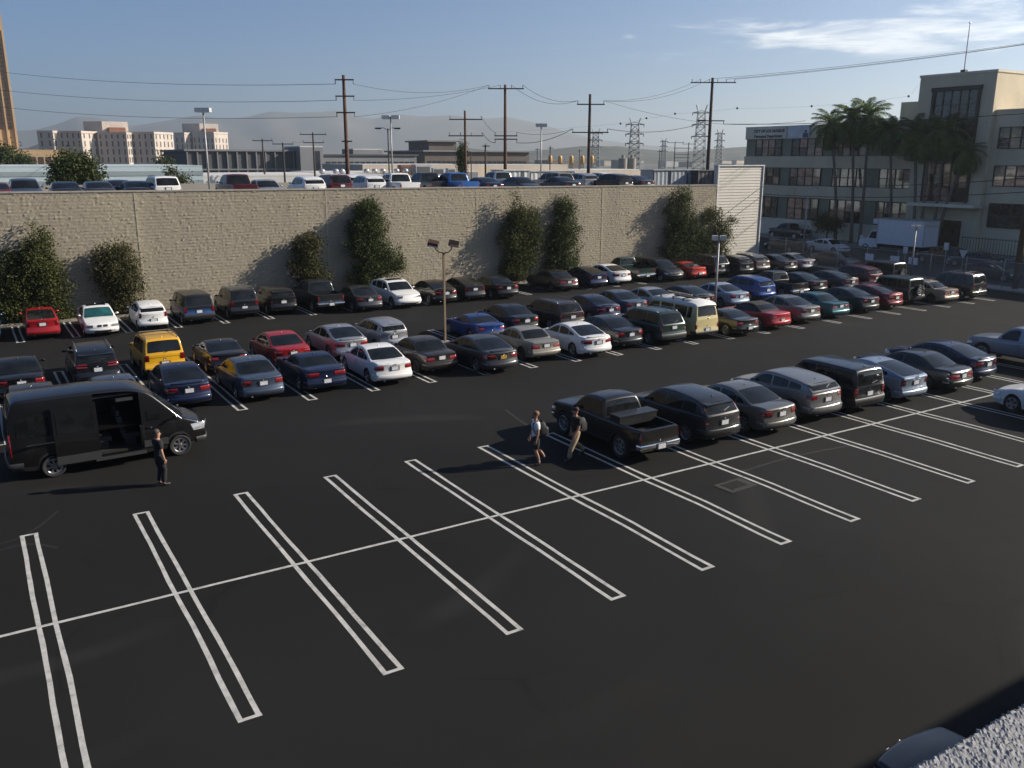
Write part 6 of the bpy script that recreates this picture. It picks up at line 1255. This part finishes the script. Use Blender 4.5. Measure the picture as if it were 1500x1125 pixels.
def post_sign(label, px, pyb, pyt, X, shape):
    b = gx(px, pyb, X); tpz = gx(px, pyt, X)[2]; T_ = thing('street_sign', label, 'sign', (X, b[1], .0)); mb = MB(); mb.tube([(0, 0, 0), (0, 0, tpz)], .03, 6); mb.build('post', M['greypole'], T_); mb = MB()
    if shape == 'rect': mb.box((-.04, 0, tpz-.3), (.02, .42, .6))
    else: mb.add([(-.05, -.4, tpz), (-.05, .4, tpz), (-.05, 0, tpz-.7), (-.03, -.4, tpz), (-.03, .4, tpz), (-.03, 0, tpz-.7)], [(0, 1, 2), (5, 4, 3), (0, 3, 4, 1), (1, 4, 5, 2), (2, 5, 3, 0)])
    mb.build('plate', M['sign_white'], T_)
post_sign('tall white rectangular street sign right of the lamp post by the fence', 1382, 398, 355, 68.2, 'rect'); post_sign('white triangular street sign beyond the fence', 1408, 398, 366, 70, 'tri'); post_sign('small white rectangular sign post behind the fence boards', 1324, 390, 361, 68.2, 'rect'); post_sign('white rectangular sign beneath the palms', 1262, 350, 344, 86.6, 'rect')
# iron railing before the office entrance
ir = thing('iron_railing', 'black iron railing before the office entrance', 'railing', (86.9, 25, .13))
for z in (.3, 1.75): mb = MB(); mb.box((0, 0, z), (.05, 16, .06)); mb.build('rail', M['mullion'], ir)
bar = MB(); bar.box((0, 0, .95), (.03, .03, 1.9)); bm_ = bar.mesh('bar', M['mullion'])
for i in range(54): obj('bar', bm_, ir, (0, -8+i*.3, 0))

# ================================================================ NEAR PARAPET (roof edge under the camera)
t = NT('rough_roof_granules'); p = t.pos(); n1 = t.noise(p, 60, 4, .7); n2 = t.noise(p, 9, 3)
t.set(Base_Color=t.mix(t.math('MULTIPLY', n2, .3), t.ramp(n1, [(.3, (.17, .17, .175)), (.5, (.25, .25, .255)), (.75, (.33, .33, .33))]), (.3, .29, .27)), Roughness=.9); M['granule'] = t.mat
nb = thing('roof_parapet', 'rough pale grey parapet edge of the roof in the foreground', 'parapet', (5, -18.5, 0)); PZ = 8.6
M['nearwall'] = wallmat('near_building_wall', (.21, .21, .215)); mb = MB(); mb.bbox((-45, -12, -.1), (45, -.012, PZ-.02)); mb.build('wall', M['nearwall'], nb); mb = MB(); mb.bbox((22, -12, PZ-.02), (44.9, -.012, PZ+.45)); mb.build('shade_block', M['nearwall'], nb)  # unseen raised section, added to push the building's shadow further out
gx_ = np.arange(-4.25, -2.85, .0038); gyv = np.arange(-.42, .001, .0038); Pn = []
base = RNG.random((len(gx_), len(gyv)))
for i, x in enumerate(gx_):
    row = []
    for j, y in enumerate(gyv):
        jit = (base[i, j]-.5)*.004; hgt = (base[i, j]**3)*.0035+.0012*math.sin(x*37+y*23)*math.sin(y*31)
        yy = y+jit; e = len(gyv)-1-j
        if e == 0: yy += (RNG.random()-.3)*.007; hgt -= .004
        row.append((x+jit, yy, PZ+hgt))
    row.append((x, -.004, PZ-.06)); Pn.append(row)
mb = MB(); mb.grid(Pn); mb.build('rough_top', M['granule'], nb)

# ================================================================ PEOPLE
def skin_mesh(name, nodes, edges, mats, face_mat=None, sub=2):
    """nodes: {key: ((x,y,z), radius or (rx,ry))}; grown with a Skin modifier and baked"""
    keys = list(nodes); ix = {k: i for i, k in enumerate(keys)}; me = bpy.data.meshes.new(name+'_cage'); me.from_pydata([nodes[k][0] for k in keys], [(ix[a], ix[b]) for a, b in edges], [])
    o = bpy.data.objects.new(name+'_cage', me); COL.objects.link(o); o.modifiers.new('skin', 'SKIN'); sv = me.skin_vertices[0].data
    for i, k in enumerate(keys): r_ = nodes[k][1]; sv[i].radius = r_ if isinstance(r_, tuple) else (r_, r_); sv[i].use_root = (i == 0)
    o.modifiers.new('sub', 'SUBSURF').levels = sub; dg = bpy.context.evaluated_depsgraph_get(); m2 = bpy.data.meshes.new_from_object(o.evaluated_get(dg)); bpy.data.objects.remove(o); m2.name = name
    m2.materials.clear(); [m2.materials.append(m_) for m_ in mats]; m2.polygons.foreach_set('use_smooth', [True]*len(m2.polygons))
    if face_mat:
        for pl in m2.polygons: pl.material_index = face_mat(pl.center)
    return m2
M['skin'] = plain('skin', (.36, .20, .14), .6, var=.1); M['hair_fair'] = plain('fair_hair', (.20, .10, .04), .7, var=.3, scale=30); M['hair_grey'] = plain('dark_short_hair', (.05, .035, .03), .7, var=.3, scale=30)
M['white_cloth'] = plain('white_cotton', (.68, .68, .70), .9, var=.08); M['black_cloth'] = plain('black_cotton', (.012, .012, .013), .9, var=.2); M['khaki'] = plain('khaki_cotton', (.34, .26, .16), .9, var=.15); M['shoe_black'] = plain('black_shoes', (.015, .015, .015), .6); M['cap'] = plain('dark_red_cap', (.035, .012, .012), .8); M['pack'] = plain('black_pack_fabric', (.02, .02, .022), .8, var=.3); M['pack_grey'] = plain('grey_pack_panel', (.28, .28, .28), .8, var=.2)
def person(label, x, y, face, height, step, arms, top, bottom, short, hair, cap=False, sleeve_long=False, left_arm_white=False):
    P_ = thing('person', label, 'person', (x, y, 0), math.atan2(face[1], face[0])-math.pi/2); s = height/1.75
    # step: forward offset of the left / right foot and lift; local +Y is forward
    N = {}; E = []
    def nd(k, p_, r_): N[k] = (tuple(c*s for c in p_), (tuple(q*s for q in r_) if isinstance(r_, tuple) else r_*s))
    nd('pelvis', (0, 0, .95), (.155, .115)); nd('waist', (0, 0, 1.10), (.135, .105)); nd('chest', (0, .01, 1.30), (.165, .12)); nd('shoulders', (0, 0, 1.42), (.12, .09)); nd('neck', (0, .01, 1.50), .055); nd('jaw', (0, .03, 1.565), (.06, .075)); nd('face', (0, .025, 1.64), (.075, .092)); nd('crown', (0, .01, 1.715), (.06, .075))
    E += [('pelvis', 'waist'), ('waist', 'chest'), ('chest', 'shoulders'), ('shoulders', 'neck'), ('neck', 'jaw'), ('jaw', 'face'), ('face', 'crown')]
    for sd, (fy, lift) in ((-1, step[0]), (1, step[1])):
        q = 'L' if sd < 0 else 'R'; kn = fy*.45+.06+lift*.5
        nd('hip'+q, (sd*.10, 0, .88), .092); nd('thigh'+q, (sd*.105, (fy*.22+.02), .70), .082); nd('knee'+q, (sd*.105, kn, .49+lift*.15), .060); nd('calf'+q, (sd*.105, kn*.4+fy*.6-.02, .32+lift*.6), .056); nd('ankle'+q, (sd*.105, fy-.03, .10+lift), .038); nd('heel'+q, (sd*.105, fy-.02, .05+lift*.9), .040); nd('toe'+q, (sd*.115, fy+.16, .035+lift*.3), .036)
        E += [('pelvis', 'hip'+q), ('hip'+q, 'thigh'+q), ('thigh'+q, 'knee'+q), ('knee'+q, 'calf'+q), ('calf'+q, 'ankle'+q), ('ankle'+q, 'heel'+q), ('heel'+q, 'toe'+q)]
        ay = arms[0] if sd < 0 else arms[1]
        nd('sh'+q, (sd*.185, 0, 1.40), .066); nd('el'+q, (sd*.235, ay*.35-.02, 1.13), .045); nd('wr'+q, (sd*.245, ay, .90), .030); nd('palm'+q, (sd*.245, ay+.02, .83), (.022, .042))
        E += [('shoulders', 'sh'+q), ('sh'+q, 'el'+q), ('el'+q, 'wr'+q), ('wr'+q, 'palm'+q)]
        for f_, (oy, ln) in enumerate(((.034, .060), (.012, .072), (-.010, .066), (-.030, .052))):
            nd('f%d%s' % (f_, q), (sd*.243, ay+.02+oy, .795), .009); nd('g%d%s' % (f_, q), (sd*(.243-.012), ay+.03+oy, .795-ln), .008); E += [('palm'+q, 'f%d%s' % (f_, q)), ('f%d%s' % (f_, q), 'g%d%s' % (f_, q))]
        nd('t0'+q, (sd*.225, ay+.075, .83), .010); nd('t1'+q, (sd*.215, ay+.09, .79), .008); E += [('palm'+q, 't0'+q), ('t0'+q, 't1'+q)]
    obj('body', skin_mesh('person_body', N, E, [M['skin']]), P_)
    g = .026*s
    def sub_(keys, edges, grow, mat, nm, over={}):
        NN = {k: (over.get(k, N[k])[0], tuple((q if isinstance(over.get(k, N[k])[1], tuple) else over.get(k, N[k])[1])+grow for q in (over.get(k, N[k])[1] if isinstance(over.get(k, N[k])[1], tuple) else (1, 1))) if isinstance(over.get(k, N[k])[1], tuple) else over.get(k, N[k])[1]+grow) for k in keys}
        return obj(nm, skin_mesh(nm, NN, edges, [mat]), P_)
    ov = {}
    if sleeve_long:
        for q in 'LR': pass
    for q in 'LR':
        a_, b_ = np.array(N['sh'+q][0]), np.array(N['el'+q][0]); ov['sl'+q] = (tuple(a_*.25+b_*.75), .056*s)
    sk = ['pelvis', 'waist', 'chest', 'shoulders', 'shL', 'slL', 'shR', 'slR']; se = [('pelvis', 'waist'), ('waist', 'chest'), ('chest', 'shoulders'), ('shoulders', 'shL'), ('shL', 'slL'), ('shoulders', 'shR'), ('shR', 'slR')]
    NN = {k: (ov.get(k) or N[k]) for k in sk}; NN['pelvis'] = ((0, 0, .84*s), (.165*s, .125*s))
    for k in NN: p_, r_ = NN[k]; NN[k] = (p_, tuple(q+g for q in r_) if isinstance(r_, tuple) else r_+g)
    NN['collar'] = ((0, .005*s, 1.485*s), .078*s); se = se+[('shoulders', 'collar')]
    obj('shirt', skin_mesh('shirt', NN, se, [top]), P_)
    NN = {'pelvis': ((0, 0, .95*s), (.155*s, .12*s)), 'waist': ((0, 0, 1.08*s), (.14*s, .11*s))}; ee = [('pelvis', 'waist')]
    for q in 'LR':
        NN['hip'+q] = (N['hip'+q][0], .115*s); NN['thigh'+q] = (N['thigh'+q][0], .112*s); ee += [('pelvis', 'hip'+q), ('hip'+q, 'thigh'+q)]
        if short: kp = np.array(N['knee'+q][0])*.85+np.array(N['thigh'+q][0])*.15; NN['kn'+q] = (tuple(kp), .105*s); ee.append(('thigh'+q, 'kn'+q))
        else:
            for a_, b_, r_ in (('thigh', 'knee', .092), ('knee', 'calf', .088), ('calf', 'ankle', .080)): NN[b_+q] = (N[b_+q][0], r_*s); ee.append((a_+q, b_+q))
    obj('shorts' if short else 'trousers', skin_mesh('trousers', NN, ee, [bottom]), P_)
    for q in 'LR':
        NN = {k: (N[k+q][0], r_*s) for k, r_ in (('ankle', .047), ('heel', .052), ('toe', .048))}; obj('shoe', skin_mesh('shoe', NN, [('ankle', 'heel'), ('heel', 'toe')], [M['shoe_black']]), P_)
        if short: NN = {'a': (N['ankle'+q][0], .045*s), 'b': (tuple(np.array(N['ankle'+q][0])*.7+np.array(N['calf'+q][0])*.3), .05*s)}; obj('sock', skin_mesh('sock', NN, [('a', 'b')], [M['white_cloth']]), P_)
    # hair or cap, face details
    mb = MB(); c = (0, .005*s, 1.69*s); mb.lathe([(.092*s, -.03*s), (.10*s, .02*s), (.085*s, .07*s), (.05*s, .10*s), (.001, .108*s)], 14, 'Z', c); mb.v = [(x_*.92, y_*1.05-.012*s+(-.03*s if (z_ < 1.68*s and y_ > .05*s) else 0), z_) for x_, y_, z_ in mb.v]; mb.build('cap' if cap else 'hair', hair, P_, True)
    if cap: mb = MB(); mb.box((0, .135*s, 1.675*s), (.15*s, .12*s, .015*s), rx=R(-8)); mb.build('cap_peak', hair, P_)
    mb = MB(); mb.box((0, .118*s, 1.625*s), (.022*s, .03*s, .045*s)); mb.build('nose', M['skin'], P_)
    for sx in (-1, 1): mb = MB(); mb.lathe([(.001, .008), (.010, .004), (.010, -.004), (.001, -.008)], 8, 'Y', (sx*.032*s, .102*s, 1.652*s)); mb.build('eye', M['black_cloth'], P_); mb = MB(); mb.box((sx*.082*s, .01*s, 1.635*s), (.018*s, .04*s, .065*s)); mb.build('ear', M['skin'], P_)
    mb = MB(); mb.box((0, .104*s, 1.585*s), (.045*s, .012*s, .010*s)); mb.build('mouth', M['cap'], P_)
    return P_, s
def backpack(label, pers, s, grey=True):
    bpk = thing('backpack', label, 'backpack', tuple(pers.location), pers.rotation_euler.z); mb = MB(); P = []
    for z, hw, d0, d1 in ((1.44, .10, -.13, -.22), (1.40, .15, -.13, -.28), (1.25, .17, -.13, -.33), (1.08, .17, -.13, -.36), (.96, .15, -.13, -.34), (.93, .10, -.14, -.26)): P.append([(hw*s, d0*s, z*s), (hw*s, (d0+d1)/2*s, z*s), (hw*.8*s, d1*s, z*s), (-hw*.8*s, d1*s, z*s), (-hw*s, (d0+d1)/2*s, z*s), (-hw*s, d0*s, z*s), (hw*s, d0*s, z*s)])
    mb.grid(P); mb.build('bag', M['pack'], bpk, True, 60); mb = MB(); mb.box((0, -.365*s, 1.10*s), (.22*s, .06*s, .24*s)); mb.build('front_pocket', M['pack_grey'] if grey else M['pack'], bpk)
    for sx in (-1, 1): mb = MB(); mb.tube([(sx*.11*s, -.14*s, 1.42*s), (sx*.12*s, -.02*s, 1.505*s), (sx*.125*s, .12*s, 1.42*s), (sx*.13*s, .14*s, 1.25*s), (sx*.16*s, .05*s, 1.08*s), (sx*.15*s, -.13*s, 1.02*s)], .018*s, 6); mb.build('strap', M['pack'], bpk, True)
p1_, s1 = person('person in a white shirt and black shorts walking with a backpack', 14.45, 2.92, (-.95, .30), 1.76, ((-.06, .0), (-.30, .10)), (.05, .12), M['white_cloth'], M['black_cloth'], True, M['hair_fair']); backpack('black and grey backpack on the walker in white', p1_, s1)
p2_, s2 = person('person in a black shirt, dark cap and khaki trousers walking beside the pickup', 15.88, 2.72, (-.98, -.02), 1.72, ((.36, .0), (-.40, .08)), (.22, .02), M['black_cloth'], M['khaki'], False, M['cap'], True); backpack('plain black backpack on the walker in the dark cap', p2_, s2, False)
p3_, s3 = person('person dressed in black standing beside the open passenger van', 3.83, 7.33, (.97, .24), 1.73, ((.02, .0), (.06, .0)), (.12, .05), M['black_cloth'], M['black_cloth'], False, M['hair_grey'])

# ================================================================ HAZE
t = NT('haze_air'); t.n.remove(t.b); pv = t.n.new('ShaderNodeVolumePrincipled'); pv.inputs['Color'].default_value = (.84, .94, .98, 1); pv.inputs['Density'].default_value = HAZE = 0.00020; pv.inputs['Anisotropy'].default_value = .5
t.l.new(pv.outputs[0], t.out.inputs['Volume'])
mb = MB(); mb.bbox((-13000, -13000, -1.2), (13000, 13000, 500)); hz_o = stuff(mb.build('haze', t.mat)); tag(hz_o, 'pale daytime haze in the air over the whole view', 'haze')
